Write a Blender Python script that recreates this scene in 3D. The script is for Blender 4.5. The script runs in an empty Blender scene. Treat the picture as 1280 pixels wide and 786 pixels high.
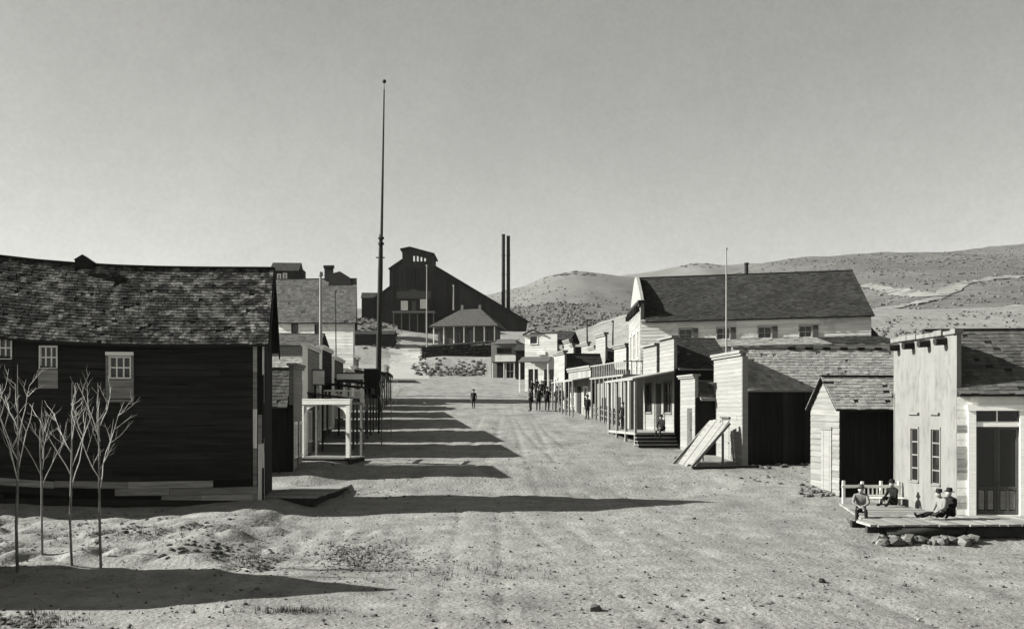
import bpy, bmesh, math, random, bisect
import numpy as np
from mathutils import Vector, Matrix, Euler
random.seed(7); np.random.seed(7)
SC = bpy.context.scene
COL = SC.collection
R = math.radians
# ------------------------------------------------------------------ camera, sky, sun
FPX, CX, HOR = 1250.0, 640.0, 510.0          # focal length / centre / horizon of the 1280 px wide photograph
cd = bpy.data.cameras.new('camera'); cam = bpy.data.objects.new('camera', cd); COL.objects.link(cam)
cam.location = (0, 0, 0); cam.rotation_euler = (R(90), 0, 0)
cd.sensor_width = 36; cd.lens = 36*FPX/1280; cd.shift_y = (HOR-393)/1280
cd.clip_start = .1; cd.clip_end = 9000
SC.camera = cam
SUN_EL, SUN_AZ = 28.0, 2.0                   # light travels towards +x, almost square to the view
w = bpy.data.worlds.new('World'); SC.world = w; w.use_nodes = True
nt = w.node_tree; nt.nodes.clear()
sky = nt.nodes.new('ShaderNodeTexSky'); sky.sky_type = 'NISHITA'; sky.sun_disc = False
sky.sun_elevation = R(SUN_EL); sky.sun_rotation = R(270-SUN_AZ); sky.dust_density = 2.0; sky.air_density = 1.0; sky.altitude = 1500
bwn = nt.nodes.new('ShaderNodeVectorMath'); bwn.operation = 'DOT_PRODUCT'; bwn.inputs[1].default_value = (.2, .5, .3); cmb = nt.nodes.new('ShaderNodeMix'); cmb.data_type = 'RGBA'; cmb.blend_type = 'MULTIPLY'
cmb.inputs[0].default_value = 1; cmb.inputs[7].default_value = (1, 1, .955, 1)
bg = nt.nodes.new('ShaderNodeBackground'); bg.inputs[1].default_value = .05
out = nt.nodes.new('ShaderNodeOutputWorld')
nt.links.new(sky.outputs[0], bwn.inputs[0]); nt.links.new(bwn.outputs['Value'], cmb.inputs[6])
tcs = nt.nodes.new('ShaderNodeTexCoord'); prev = cmb.outputs[2]
for sc_, am in ((5, .05), (60, .025), (240, .04)):        # grain-like mottling put into the sky colour over the whole dome
    nn = nt.nodes.new('ShaderNodeTexNoise'); nn.inputs['Scale'].default_value = sc_; nn.inputs['Detail'].default_value = 3; nt.links.new(tcs.outputs['Generated'], nn.inputs['Vector'])
    mr = nt.nodes.new('ShaderNodeMapRange'); mr.inputs[1].default_value = .3; mr.inputs[2].default_value = .7; mr.inputs[3].default_value = 1-am; mr.inputs[4].default_value = 1+am; nt.links.new(nn.outputs[0], mr.inputs[0])
    vm = nt.nodes.new('ShaderNodeVectorMath'); vm.operation = 'SCALE'; nt.links.new(prev, vm.inputs[0]); nt.links.new(mr.outputs[0], vm.inputs['Scale']); prev = vm.outputs[0]
nt.links.new(prev, bg.inputs[0]); nt.links.new(bg.outputs[0], out.inputs[0])
sl = bpy.data.lights.new('sun', 'SUN'); sl.energy = 5; sl.angle = R(.5); sl.color = (1, .99, .94)
so = bpy.data.objects.new('sun', sl); COL.objects.link(so)
LD = Vector((math.cos(R(SUN_EL))*math.cos(R(SUN_AZ)), -math.cos(R(SUN_EL))*math.sin(R(SUN_AZ)), -math.sin(R(SUN_EL))))
so.rotation_euler = LD.to_track_quat('-Z', 'Y').to_euler()
SC.view_settings.view_transform = 'Standard'; SC.view_settings.look = 'None'; SC.view_settings.gamma = 1
SC.view_settings.exposure = 1.58

# ------------------------------------------------------------------ materials
KEEP = {'old_white_paint', 'whitewashed_boards', 'whitewashed_plaster', 'hall_pale_boards', 'bright_blind', 'pale_shirt_cloth', 'skin', 'sun_dimmed_white_front', 'sky_lit_window_glass'}
def mat(name, v, var=.3, scale=2.0, rand=.18, stretch=(1, 1, 1), rough=.92, bump=.25, island=False, blotch=None, spec=.15, fine=None):
    m = bpy.data.materials.new(name); m.use_nodes = True
    n, l = m.node_tree.nodes, m.node_tree.links
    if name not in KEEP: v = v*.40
    p = n['Principled BSDF']; p.inputs['Roughness'].default_value = rough; p.inputs['Specular IOR Level'].default_value = spec
    g = n.new('ShaderNodeNewGeometry'); mp = n.new('ShaderNodeMapping'); mp.inputs['Scale'].default_value = stretch
    l.new(g.outputs['Position'], mp.inputs[0])
    no = n.new('ShaderNodeTexNoise'); no.inputs['Scale'].default_value = scale; no.inputs['Detail'].default_value = 7; no.inputs['Roughness'].default_value = .65
    l.new(mp.outputs[0], no.inputs['Vector'])
    def rng(src, a0, a1, b0, b1):
        r = n.new('ShaderNodeMapRange'); r.inputs[1].default_value = a0; r.inputs[2].default_value = a1
        r.inputs[3].default_value = b0; r.inputs[4].default_value = b1; l.new(src, r.inputs[0]); return r.outputs[0]
    def mul(a, b):
        q = n.new('ShaderNodeMath'); q.operation = 'MULTIPLY'
        for i, s in enumerate((a, b)):
            if isinstance(s, (int, float)): q.inputs[i].default_value = s
            else: l.new(s, q.inputs[i])
        return q.outputs[0]
    val = mul(rng(no.outputs[0], .3, .7, 1-var, 1+var), v)
    if rand:
        if island: rs = g.outputs['Random Per Island']
        else: rs = n.new('ShaderNodeObjectInfo').outputs['Random']
        val = mul(val, rng(rs, 0, 1, 1-rand, 1+rand))
    if blotch:                                # (scale, threshold, factor, softness[, stretch])
        for bsp in (blotch if isinstance(blotch, list) else [blotch]):
            bs, th, fac, soft = bsp[:4]
            b = n.new('ShaderNodeTexNoise'); b.inputs['Scale'].default_value = bs; b.inputs['Detail'].default_value = 5; b.inputs['Roughness'].default_value = .6
            if len(bsp) > 4:
                m2 = n.new('ShaderNodeMapping'); m2.inputs['Scale'].default_value = bsp[4]; l.new(g.outputs['Position'], m2.inputs[0]); l.new(m2.outputs[0], b.inputs['Vector'])
            else: l.new(g.outputs['Position'], b.inputs['Vector'])
            val = mul(val, rng(b.outputs[0], th-soft, th+soft, 1, fac))
    cc = n.new('ShaderNodeCombineColor')
    l.new(val, cc.inputs[0]); l.new(mul(val, .995), cc.inputs[1]); l.new(mul(val, .94), cc.inputs[2])
    l.new(cc.outputs[0], p.inputs['Base Color'])
    if bump:
        bp = n.new('ShaderNodeBump'); bp.inputs['Strength'].default_value = bump; bp.inputs['Distance'].default_value = .05
        src = no.outputs[0]
        if fine:
            f = n.new('ShaderNodeTexNoise'); f.inputs['Scale'].default_value = fine; f.inputs['Detail'].default_value = 6
            l.new(g.outputs['Position'], f.inputs['Vector']); src = f.outputs[0]
        l.new(src, bp.inputs['Height']); l.new(bp.outputs[0], p.inputs['Normal'])
    return m
HZ, VT = (.6, .6, 9), (9, 9, .6)
M = dict(
    road=mat('pale_road_dirt', .62, .15, .3, 0, blotch=(.3, .6, .85, .08)),
    dirt=mat('dirt', .45, .24, 1.1, 0, blotch=[(.16, .56, .82, .12), (7, .58, .72, .05), (1.1, .56, .84, .07, (1, .13, 1)), (.5, .60, .76, .10), (24, .58, .70, .06), (.33, .40, 1.14, .08)], bump=1.0, fine=8),
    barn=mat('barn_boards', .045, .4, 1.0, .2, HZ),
    barn_core=mat('gap_shade_core', .02, .3, 2, 0),  # core toned dark so the gaps between boards read as shaded
    lightwood=mat('weathered_pale_boards', .5, .5, 1.2, .35, HZ),
    palewood=mat('bare_pale_boards', 1.1, .3, 1.2, .25, VT),
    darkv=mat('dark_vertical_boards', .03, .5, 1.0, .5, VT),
    gable=mat('grey_boards', .38, .25, 1.0, .18, HZ),
    front=mat('sunbleached_front_boards', .45, .16, 1.2, .08, HZ, island=True),
    frontv=mat('sunbleached_vertical_boards', .44, .24, 1.2, .22, VT, island=True),
    frontw=mat('sun_dimmed_white_front', .21, .15, 1.2, .12, HZ, island=True),  # white greyed in its colour for sunlit fronts; a paler copy serves shade
    white=mat('old_white_paint', .72, .12, 2.5, .06, HZ, rough=.7),
    whitewall=mat('whitewashed_boards', .66, .16, 1.2, .12, HZ, island=True, blotch=(.9, .62, .75, .08)),
    plaster=mat('weathered_plaster', .37, .14, 1.4, .04, (2, 2, .5), blotch=[(2.2, .60, .84, .08), (5, .6, .8, .06, (1, 1, .2))], bump=.3),
    plaster2=mat('whitewashed_plaster', .66, .14, 1.6, .05, (1, 1, .6), blotch=(2.6, .60, .72, .06), bump=.3),
    halls=mat('hall_pale_boards', .50, .2, 1.1, .14, HZ, island=True, blotch=(1.3, .62, .72, .06)),
    barnroof=mat('lichened_shingles', .06, .4, 3, .6, island=True, blotch=[(1.7, .52, 5.4, .05, (1, 1, 1.6)), (.30, .46, .55, .10, (1, .05, .05)), (6, .5, 1.5, .2)]),
    greyroof=mat('grey_shingles', .17, .25, 3, .3, island=True, blotch=(.8, .6, .75, .1)),
    paleroof=mat('pale_shingles', .56, .18, 3, .25, island=True, blotch=(1.5, .62, .6, .06)),
    darkroof=mat('dark_shingles', .06, .3, 3, .35, island=True, blotch=(.6, .55, 1.3, .1)),
    hallroof=mat('charcoal_shingles', .055, .3, 3, .35, island=True, blotch=(.5, .55, 1.3, .1)),
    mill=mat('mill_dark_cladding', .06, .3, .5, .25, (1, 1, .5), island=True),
    iron=mat('sooty_iron', .025, .2, 2, .1, rough=.6),
    glass=mat('dark_window_glass', .03, .1, 1, .2, rough=.08, bump=0, spec=.5),
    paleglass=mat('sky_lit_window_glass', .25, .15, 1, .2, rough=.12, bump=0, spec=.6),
    darkpaint=mat('dark_paint', .045, .25, 2, .2),
    midpaint=mat('grey_paint', .16, .2, 2, .2),
    mast=mat('mast_wood', .05, .3, 2, .2, VT),
    palepole=mat('pale_pole_wood', .55, .2, 2, .1, VT),
    trunk=mat('sapling_trunk_bark', .38, .4, 6, .2, (2, 2, .5)),
    bark=mat('sapling_bark', 1.35, .3, 6, .15, (2, 2, .5)),
    stonepale=mat('pale_quoin_stone', .8, .25, 3, .3),
    stone=mat('field_stone', .25, .35, 3, .45, bump=.5),
    walk=mat('boardwalk_planks', .46, .25, 1.2, .25, (9, .6, 9)),
    log=mat('old_logs', .05, .4, 3, .3),
    clod=mat('dark_clods', .17, .4, 4, .6, island=True),
    pebble=mat('pale_pebbles', .30, .3, 4, .5, island=True),
    scrub=mat('dry_scrub', .22, .4, 2, .5, island=True),
    straw=mat('dead_grass', .16, .4, 4, .5, island=True),
    hillA=mat('far_hill_earth', .30, .14, .012, 0, blotch=[(.010, .58, .78, .10), (.05, .6, .82, .08), (.22, .57, .82, .06)], bump=0),
    hillC=mat('scrub_hill_earth', .26, .16, .03, 0, blotch=[(.014, .56, .72, .10), (.13, .58, .76, .08), (.32, .56, .72, .06), (.8, .6, .75, .05)], bump=0),
    track=mat('pale_track_dirt', .42, .3, .08, 0, bump=0),
    skin=mat('skin', .26, .1, 8, .1), shirt=mat('pale_shirt_cloth', .15, .15, 6, .1), grey=mat('grey_cloth', .16, .2, 6, .2),
    coat=mat('dark_coat_cloth', .025, .2, 6, .3), boots=mat('boot_leather', .02, .2, 6, .1), felt=mat('dark_felt', .03, .2, 6, .2),
)
# ------------------------------------------------------------------ small tools
class MB:
    def __init__(s): s.v = []; s.f = []
    def add(s, vs, fs):
        k = len(s.v); s.v += [tuple(p) for p in vs]; s.f += [tuple(i+k for i in q) for q in fs]
    def hexa(s, p): s.add(p, [(0, 3, 2, 1), (4, 5, 6, 7), (0, 1, 5, 4), (1, 2, 6, 5), (2, 3, 7, 6), (3, 0, 4, 7)])
    def box(s, x0, x1, y0, y1, z0, z1):
        s.hexa([(x0, y0, z0), (x1, y0, z0), (x1, y1, z0), (x0, y1, z0), (x0, y0, z1), (x1, y0, z1), (x1, y1, z1), (x0, y1, z1)])
    def fbox(s, F, u0, u1, z0, z1, o0, o1):   # box in a wall frame; o is outwards
        a = [F.p(u0, z0, o1), F.p(u1, z0, o1), F.p(u1, z0, o0), F.p(u0, z0, o0)]; b = [F.p(u0, z1, o1), F.p(u1, z1, o1), F.p(u1, z1, o0), F.p(u0, z1, o0)]
        s.hexa(a+b)
    def prism(s, pts, ext):                   # closed polygon + extrusion vector
        n = len(pts); e = Vector(ext); a = [Vector(p) for p in pts]
        s.add(a+[p+e for p in a], [tuple(range(n))[::-1], tuple(range(n, 2*n))]+[(i, (i+1) % n, (i+1) % n+n, i+n) for i in range(n)])
    def beam(s, a, b, wd, ht=None, up=(0, 0, 1)):
        a, b = Vector(a), Vector(b); d = (b-a).normalized(); ht = ht or wd
        u = Vector(up)
        if abs(d.dot(u)) > .98: u = Vector((0, 1, 0))
        r = d.cross(u).normalized()*wd/2; t = r.cross(d).normalized()*ht/2
        s.hexa([a-r-t, a+r-t, a+r+t, a-r+t, b-r-t, b+r-t, b+r+t, b-r+t])
    def tube(s, pts, rad, n=8):
        pts = [Vector(p) for p in pts]; base = len(s.v); vs = []; fs = []
        for i, p in enumerate(pts):
            d = (pts[min(i+1, len(pts)-1)]-pts[max(i-1, 0)]).normalized()
            u = d.cross(Vector((0.31, .95, .05)));
            if u.length < .1: u = d.cross(Vector((1, 0, 0)))
            u.normalize(); t = d.cross(u)
            for k in range(n):
                a = 2*math.pi*k/n; vs.append(p+(u*math.cos(a)+t*math.sin(a))*rad[i])
        for i in range(len(pts)-1):
            for k in range(n): fs.append((i*n+k, i*n+(k+1) % n, (i+1)*n+(k+1) % n, (i+1)*n+k))
        fs.append(tuple(range(n))[::-1]); fs.append(tuple(range((len(pts)-1)*n, len(pts)*n)))
        s.add(vs, fs)
    def rock(s, c, r, sq=(1, 1, .7)):
        t = (1+5**.5)/2
        vs = [(-1, t, 0), (1, t, 0), (-1, -t, 0), (1, -t, 0), (0, -1, t), (0, 1, t), (0, -1, -t), (0, 1, -t), (t, 0, -1), (t, 0, 1), (-t, 0, -1), (-t, 0, 1)]
        fs = [(0, 11, 5), (0, 5, 1), (0, 1, 7), (0, 7, 10), (0, 10, 11), (1, 5, 9), (5, 11, 4), (11, 10, 2), (10, 7, 6), (7, 1, 8), (3, 9, 4), (3, 4, 2), (3, 2, 6), (3, 6, 8), (3, 8, 9), (4, 9, 5), (2, 4, 11), (6, 2, 10), (8, 6, 7), (9, 8, 1)]
        e = Euler((random.random()*6, random.random()*6, random.random()*6)).to_matrix()
        o = []
        for q in vs:
            p = e @ (Vector(q)/1.9*random.uniform(.75, 1.2)); o.append((c[0]+p.x*r*sq[0], c[1]+p.y*r*sq[1], c[2]+p.z*r*sq[2]))
        s.add(o, fs)
    def build(s, name, m, parent=None, kind=None, label=None, smooth=False, fn=None):
        me = bpy.data.meshes.new(name); me.from_pydata([fn(*p) for p in s.v] if fn else s.v, [], s.f)
        bm = bmesh.new(); bm.from_mesh(me); bmesh.ops.recalc_face_normals(bm, faces=bm.faces); bm.to_mesh(me); bm.free()
        if smooth: me.polygons.foreach_set('use_smooth', [True]*len(me.polygons))
        me.materials.append(m); o = bpy.data.objects.new(name, me); COL.objects.link(o)
        if parent: o.parent = parent
        if kind: o['kind'] = kind
        if label: o['label'] = label
        return o
class Fr:
    """wall frame: u runs along the wall, n points outwards (a=0 faces -y, 90 faces +x, -90 faces -x)"""
    def __init__(s, ox, oy, a): s.ox, s.oy, s.a = ox, oy, R(a); s.c, s.s = math.cos(s.a), math.sin(s.a)
    def p(s, u, z, o=0): return (s.ox+u*s.c+o*s.s, s.oy+u*s.s-o*s.c, z)
def thing(name, label, cat, loc, rz=0, group=None):
    o = bpy.data.objects.new(name, None); COL.objects.link(o); o.location = loc; o.rotation_euler = (0, 0, R(rz))
    o.empty_display_size = .3
    o['label'] = label; o['category'] = cat
    if group: o['group'] = group
    return o
def tag(o, label, cat, group=None):
    o['label'] = label; o['category'] = cat
    if group: o['group'] = group
    return o
_unit = {}
def unit(m, name):
    k = (m.name, name)
    if k not in _unit:
        b = MB(); b.box(-.5, .5, -.5, .5, -.5, .5); me = bpy.data.meshes.new(name); me.from_pydata(b.v, [], b.f); me.materials.append(m); _unit[k] = me
    return _unit[k]
def plank(parent, m, F, u0, u1, z0, z1, o0, o1, name='plank', tilt=0, roll=0):
    o = bpy.data.objects.new(name, unit(m, name)); COL.objects.link(o); o.parent = parent
    o.location = F.p((u0+u1)/2, (z0+z1)/2, (o0+o1)/2); o.rotation_euler = (tilt, roll, F.a); o.scale = (u1-u0, o1-o0, z1-z0)
    return o
def minus(iv, cuts):
    for c0, c1 in cuts:
        nx = []
        for a, b in iv:
            if c1 <= a or c0 >= b: nx.append((a, b)); continue
            if c0 > a: nx.append((a, c0))
            if c1 < b: nx.append((c1, b))
        iv = nx
    return iv
def core(mb, F, u0, u1, z0, z1, holes=(), t=.12):
    us = sorted({u0, u1, *[h[0] for h in holes], *[h[1] for h in holes]})
    for a, b in zip(us, us[1:]):
        for c, d in minus([(z0, z1)], [(h[2], h[3]) for h in holes if h[0] < (a+b)/2 < h[1]]): mb.fbox(F, a, b, c, d, -t, 0)
def hboards(parent, F, u0, u1, z0, z1, bh, m, holes=(), clip=None, indiv=False, seg=3.6, t=.03, fn=None):
    mb = MB(); z = z0
    while z < z1-.02:
        ze = min(z+bh, z1); zm = (z+ze)/2
        a, b = clip(zm) if clip else (u0, u1)
        for p, q in minus([(a, b)], [(h[0]-.06, h[1]+.06) for h in holes if h[2]-.05 < zm < h[3]+.05]):
            x = p
            while x < q-.04:
                xe = x+seg*random.uniform(.6, 1.3)
                if xe > q-.7: xe = q
                j = random.uniform(0, .008)
                if indiv: plank(parent, m, F, x+.004, xe-.004, z+.008, ze-.004+random.uniform(-.006, .004), .002+j, t+j, tilt=-.07+random.uniform(-.03, .03), roll=random.uniform(-.003, .003))
                else:
                    aa = [F.p(x+.004, z+.006, t+j), F.p(xe-.004, z+.006, t+j), F.p(xe-.004, z+.006, .002), F.p(x+.004, z+.006, .002)]
                    bb = [F.p(x+.004, ze, t*.45+j), F.p(xe-.004, ze, t*.45+j), F.p(xe-.004, ze, .002), F.p(x+.004, ze, .002)]
                    mb.hexa(aa+bb)
                x = xe
        z = ze
    if not indiv and mb.v: return mb.build('siding', m, parent, kind='stuff', fn=fn)
def vboards(parent, F, u0, u1, z0, z1, bw, m, holes=(), top=None, indiv=False, t=.03, ragged=0, fn=None):
    mb = MB(); u = u0
    while u < u1-.02:
        ue = min(u+bw*random.uniform(.85, 1.15), u1)
        if u1-ue < bw*.4: ue = u1
        um = (u+ue)/2; zt = top(um) if top else z1
        for p, q in minus([(z0, zt)], [(h[2]-.06, h[3]+.06) for h in holes if h[0]-.06 < um < h[1]+.06]):
            j = random.uniform(0, .012); e = random.uniform(-ragged, ragged*.3) if q == zt else 0
            if indiv: plank(parent, m, F, u+.006, ue-.006, p, q+e, .002, t+j)
            else: mb.fbox(F, u+.006, ue-.006, p, q+e, .002, t+j)
        u = ue
    if not indiv and mb.v: return mb.build('siding', m, parent, kind='stuff', fn=fn)
def window(parent, F, u0, u1, z0, z1, m, cols=2, rows=2, glass=None, bar=.035, cas=.08, indiv=True, fn=None, proud=.06, name='window'):
    mb = MB(); g = glass or M['glass']
    mb.fbox(F, u0-cas, u1+cas, z1, z1+cas*1.2, -.02, proud+.012); mb.fbox(F, u0-cas, u1+cas, z0-cas*.8, z0, -.02, proud+.03)
    mb.fbox(F, u0-cas, u0, z0, z1, -.02, proud); mb.fbox(F, u1, u1+cas, z0, z1, -.02, proud)
    for i in range(cols+1):
        u = u0+(u1-u0)*i/cols; h = bar if 0 < i < cols else bar*1.6; mb.fbox(F, max(u-h/2, u0+.001), min(u+h/2, u1-.001), z0+.001, z1-.001, -.07, -.024)
    for k in range(rows+1):
        z = z0+(z1-z0)*k/rows; h = bar if 0 < k < rows else bar*1.6; mb.fbox(F, u0+.002, u1-.002, max(z-h/2, z0+.002), min(z+h/2, z1-.002), -.068, -.026)
    wo = mb.build(name, m, parent, fn=fn)
    if indiv:
        for i in range(cols):
            for k in range(rows):
                q = MB(); a, b = u0+(u1-u0)*i/cols, u0+(u1-u0)*(i+1)/cols; c, d = z0+(z1-z0)*k/rows, z0+(z1-z0)*(k+1)/rows
                q.fbox(F, a+.005, b-.005, c+.005, d-.005, -.09, -.075); q.build('pane', g, wo, fn=fn)
    else:
        q = MB(); q.fbox(F, u0+.005, u1-.005, z0+.005, z1-.005, -.09, -.075); q.build('pane', g, wo, fn=fn)
    return wo
def shingles(parent, p0, U, S, m, wd=.2, ex=.2, miss=.02, fn=None, th=.022):
    """rows of shingles over a slope: p0 eave corner, U along the eave, S up the slope"""
    p0, U, S = Vector(p0), Vector(U), Vector(S); lu, ls = U.length, S.length; u, s = U/lu, S/ls; n = u.cross(s).normalized()
    if n.z < 0: n = -n
    mb = MB(); k = 0; y = 0
    while y < ls:
        x = -wd*random.random()
        while x < lu:
            ww = wd*random.uniform(.6, 1.25)
            if random.random() > miss:
                a, b = max(x+.004, 0), min(x+ww-.004, lu)
                if b-a > .02:
                    e = random.uniform(-.03, .02)*(ex/.2); y0, y1 = max(y+e, -.06), min(y+ex*1.12, ls)
                    t0 = th*random.uniform(.8, 1.7); q = p0+n*.012
                    A = [q+u*a+s*y0, q+u*b+s*y0, q+u*b+s*y1, q+u*a+s*y1]
                    k = len(mb.v); mb.v += [tuple(v) for v in A]+[tuple(A[0]+n*t0), tuple(A[1]+n*t0), tuple(A[2]+n*.008), tuple(A[3]+n*.008)]
                    mb.f += [(k+4, k+5, k+6, k+7), (k, k+1, k+5, k+4), (k+1, k+2, k+6, k+5), (k+3, k, k+4, k+7), (k+2, k+3, k+7, k+6)]
            x += ww
        y += ex
    return mb.build('shingle_courses', m, parent, kind='stuff', fn=fn)
def gable_roof(parent, x0, x1, y0, y1, he, hr, m, over=.3, rk=.25, rkl=None, rkr=None, wd=.2, ex=.2, fn=None, fascia=None, th=.07):
    """ridge along local x; overhang 'over' at the eaves, 'rk' at the rakes"""
    ym = (y0+y1)/2; k = (hr-he)/(ym-y0); ye, ze = y0-over, he-over*k; yf = y1+over
    mb = MB(); a, b = x0-(rk if rkl is None else rkl), x1+(rk if rkr is None else rkr)
    ns = 16 if fn else 1; sx = (b-a)/ns
    for i in range(ns):
        a_ = a+sx*i; mb.prism([(a_, ye, ze), (a_, ym, hr), (a_, ym, hr+th), (a_, ye, ze+th)], (sx, 0, 0)); mb.prism([(a_, ym, hr), (a_, yf, ze), (a_, yf, ze+th), (a_, ym, hr+th)], (sx, 0, 0))
    r = mb.build('roof', fascia or m, parent, fn=fn)
    shingles(r, (a, ye, ze+th), (b-a, 0, 0), (0, ym-ye, hr-ze), m, wd, ex, fn=fn)
    shingles(r, (a, yf, ze+th), (b-a, 0, 0), (0, ym-yf, hr-ze), m, wd*1.6, ex*1.6, fn=fn)
    c = MB()
    for i in range(ns): c.box(a-.01+(sx+.02/ns)*i, a-.01+(sx+.02/ns)*(i+1), ym-.11, ym+.11, hr+th-.02, hr+th+.05)
    c.build('ridge_board', fascia or m, r, fn=fn)
    return r
def hang_door(parent, F, u0, u1, z0, z1, m, panels=2, hm=None, name='door'):
    mb = MB(); mb.fbox(F, u0+.01, u1-.01, z0, z1, -.06, .0)
    d = mb.build(name, m, parent)
    k = MB(); k.tube([F.p(u1-.12, (z0+z1)/2-.05, .0), F.p(u1-.12, (z0+z1)/2-.05, .07)], [.025, .035], 8); k.build('handle', hm or M['iron'], d)
    hh = (z1-z0-.3)/panels
    for i in range(panels):
        q = MB(); q.fbox(F, u0+.14, u1-.14, z0+.15+i*hh, z0+.15+(i+1)*hh-.12, .002, .02); q.build('panel', m, d)
    return d
# ------------------------------------------------------------------ terrain
def vnoise(x, y, sc, seed=0):
    x = np.asarray(x, float)/sc+seed*17.3; y = np.asarray(y, float)/sc+seed*9.1
    xi, yi = np.floor(x), np.floor(y); fx, fy = x-xi, y-yi; fx = fx*fx*(3-2*fx); fy = fy*fy*(3-2*fy)
    def h(a, b): v = np.sin(a*127.1+b*311.7+seed*74.7)*43758.5453; return v-np.floor(v)
    return (h(xi, yi)*(1-fx)+h(xi+1, yi)*fx)*(1-fy)+(h(xi, yi+1)*(1-fx)+h(xi+1, yi+1)*fx)*fy-.5
def sst(a, b, x): t = np.clip((np.asarray(x, float)-a)/(b-a), 0, 1); return t*t*(3-2*t)
PY = np.array([-200, 0, 20, 28, 32.5, 36, 40, 43, 46, 50, 55, 60, 65, 70, 76, 82, 90, 100, 106, 115, 125, 142, 165, 190, 197, 215, 260, 330, 420, 600, 1200, 6000.])
PZ = np.array([-4.6, -4.5, -4.4, -4.38, -4.28, -4.1, -3.88, -3.58, -3.27, -2.88, -2.42, -1.98, -1.52, -1.1, -.62, -.18, .15, .6, .95, 1.75, 2.7, 4.2, 6.5, 9.2, 9.8, 13.0, 20, 24, 22, 8, -20, -60.])
def prof(y):
    y = np.asarray(y, float); return (np.interp(y-1.2, PY, PZ)+2*np.interp(y, PY, PZ)+np.interp(y+1.2, PY, PZ))/4
def smooth_gz(x, y):
    z = prof(y)
    z = z+sst(-18, -46, x)*sst(190, 262, y)*4*(1-sst(300, 500, y))
    z = z+sst(-14, -24, x)*sst(24, 34, y)*(1-sst(50, 70, y))*.45
    z = z+sst(-7.6, -9.6, x)*(1-sst(-9.6, -14, x)*.6)*sst(27, 33, y)*(1-sst(40, 60, y))*.34      # low bank beside the barn lot
    z = z+sst(14, 40, x)*sst(60, 130, y)*6*(1-sst(400, 600, y))-.36*np.exp(-((np.asarray(y, float)-44.6)/2.3)**2)*(1-sst(7, 12, x))-.24*sst(10.2, 12.2, x)*np.exp(-((np.asarray(y, float)-31.6)/1.6)**2)
    return z
def gz_arr(x, y):
    z = smooth_gz(x, y); near = 1-sst(60, 140, y)
    z = z+vnoise(x, y, 7, 1)*.16+vnoise(x, y, 2.3, 2)*.07+(vnoise(x, y, .8, 3)*.045+vnoise(x, y, .33, 4)*.022)*near
    rough = sst(-6, -9, x)*sst(22, 27, y)*(1-sst(36, 40, y))+sst(-2, -6, x)*sst(24, 27, y)*(1-sst(33, 36, y))
    z = z+np.abs(vnoise(x, y, .9, 6))*.26*rough*near
    for c0, amp, wl, ph in ((1.2, 1.1, 11, 0), (3.4, .8, 15, 2), (-1.6, .9, 13, 4), (5.4, 1.4, 17, 1)):      # worn wheel ruts, a few centimetres deep
        xc = c0-.085*(y-36)+amp*np.sin(y/wl+ph)
        for g in (-.72, .72): z = z-np.exp(-((x-xc-g)/.13)**2)*.05*near*(.55+vnoise(x, y, 3, 5))
    z = z+(vnoise(x, y, 9, 8)*1.2+vnoise(x, y, 3.4, 7)*.5)*sst(150, 185, y)*(1-sst(-30, 12, x)*sst(30, 12, x)*.6)
    return z
def _vn(x, y, sc, seed):
    x = x/sc+seed*17.3; y = y/sc+seed*9.1; xi, yi = math.floor(x), math.floor(y); fx, fy = x-xi, y-yi; fx = fx*fx*(3-2*fx); fy = fy*fy*(3-2*fy); g = seed*74.7
    def h(a, b): v = math.sin(a*127.1+b*311.7+g)*43758.5453; return v-math.floor(v)
    return (h(xi, yi)*(1-fx)+h(xi+1, yi)*fx)*(1-fy)+(h(xi, yi+1)*(1-fx)+h(xi+1, yi+1)*fx)*fy-.5
def _ss(a, b, x): t = (x-a)/(b-a); t = 0 if t < 0 else 1 if t > 1 else t; return t*t*(3-2*t)
_py, _pz = PY.tolist(), PZ.tolist()
def _pf(y):
    i = max(1, min(bisect.bisect(_py, y), len(_py)-1)); t = (y-_py[i-1])/(_py[i]-_py[i-1]); return _pz[i-1]+(_pz[i]-_pz[i-1])*t
def gz(x, y):                                  # the same ground, one point at a time
    z = (_pf(y-1.2)+2*_pf(y)+_pf(y+1.2))/4
    z += _ss(-18, -46, x)*_ss(190, 262, y)*4*(1-_ss(300, 500, y))+_ss(-14, -24, x)*_ss(24, 34, y)*(1-_ss(50, 70, y))*.45
    z += _ss(-7.6, -9.6, x)*(1-_ss(-9.6, -14, x)*.6)*_ss(27, 33, y)*(1-_ss(40, 60, y))*.34+_ss(14, 40, x)*_ss(60, 130, y)*6*(1-_ss(400, 600, y))
    z -= .36*math.exp(-((y-44.6)/2.3)**2)*(1-_ss(7, 12, x)); z -= .24*_ss(10.2, 12.2, x)*math.exp(-((y-31.6)/1.6)**2); near = 1-_ss(60, 140, y); z += _vn(x, y, 7, 1)*.16+_vn(x, y, 2.3, 2)*.07
    if near > 0: z += (_vn(x, y, .8, 3)*.045+_vn(x, y, .33, 4)*.022)*near
    rough = _ss(-6, -9, x)*_ss(22, 27, y)*(1-_ss(36, 40, y))+_ss(-2, -6, x)*_ss(24, 27, y)*(1-_ss(33, 36, y))
    if rough > 0: z += abs(_vn(x, y, .9, 6))*.26*rough*near
    if y > 150: z += (_vn(x, y, 9, 8)*1.2+_vn(x, y, 3.4, 7)*.5)*_ss(150, 185, y)*(1-_ss(-30, 12, x)*_ss(30, 12, x)*.6)
    return z
def X(px, D): return (px-CX)/FPX*D
def Z(py, D): return (HOR-py)/FPX*D
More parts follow.
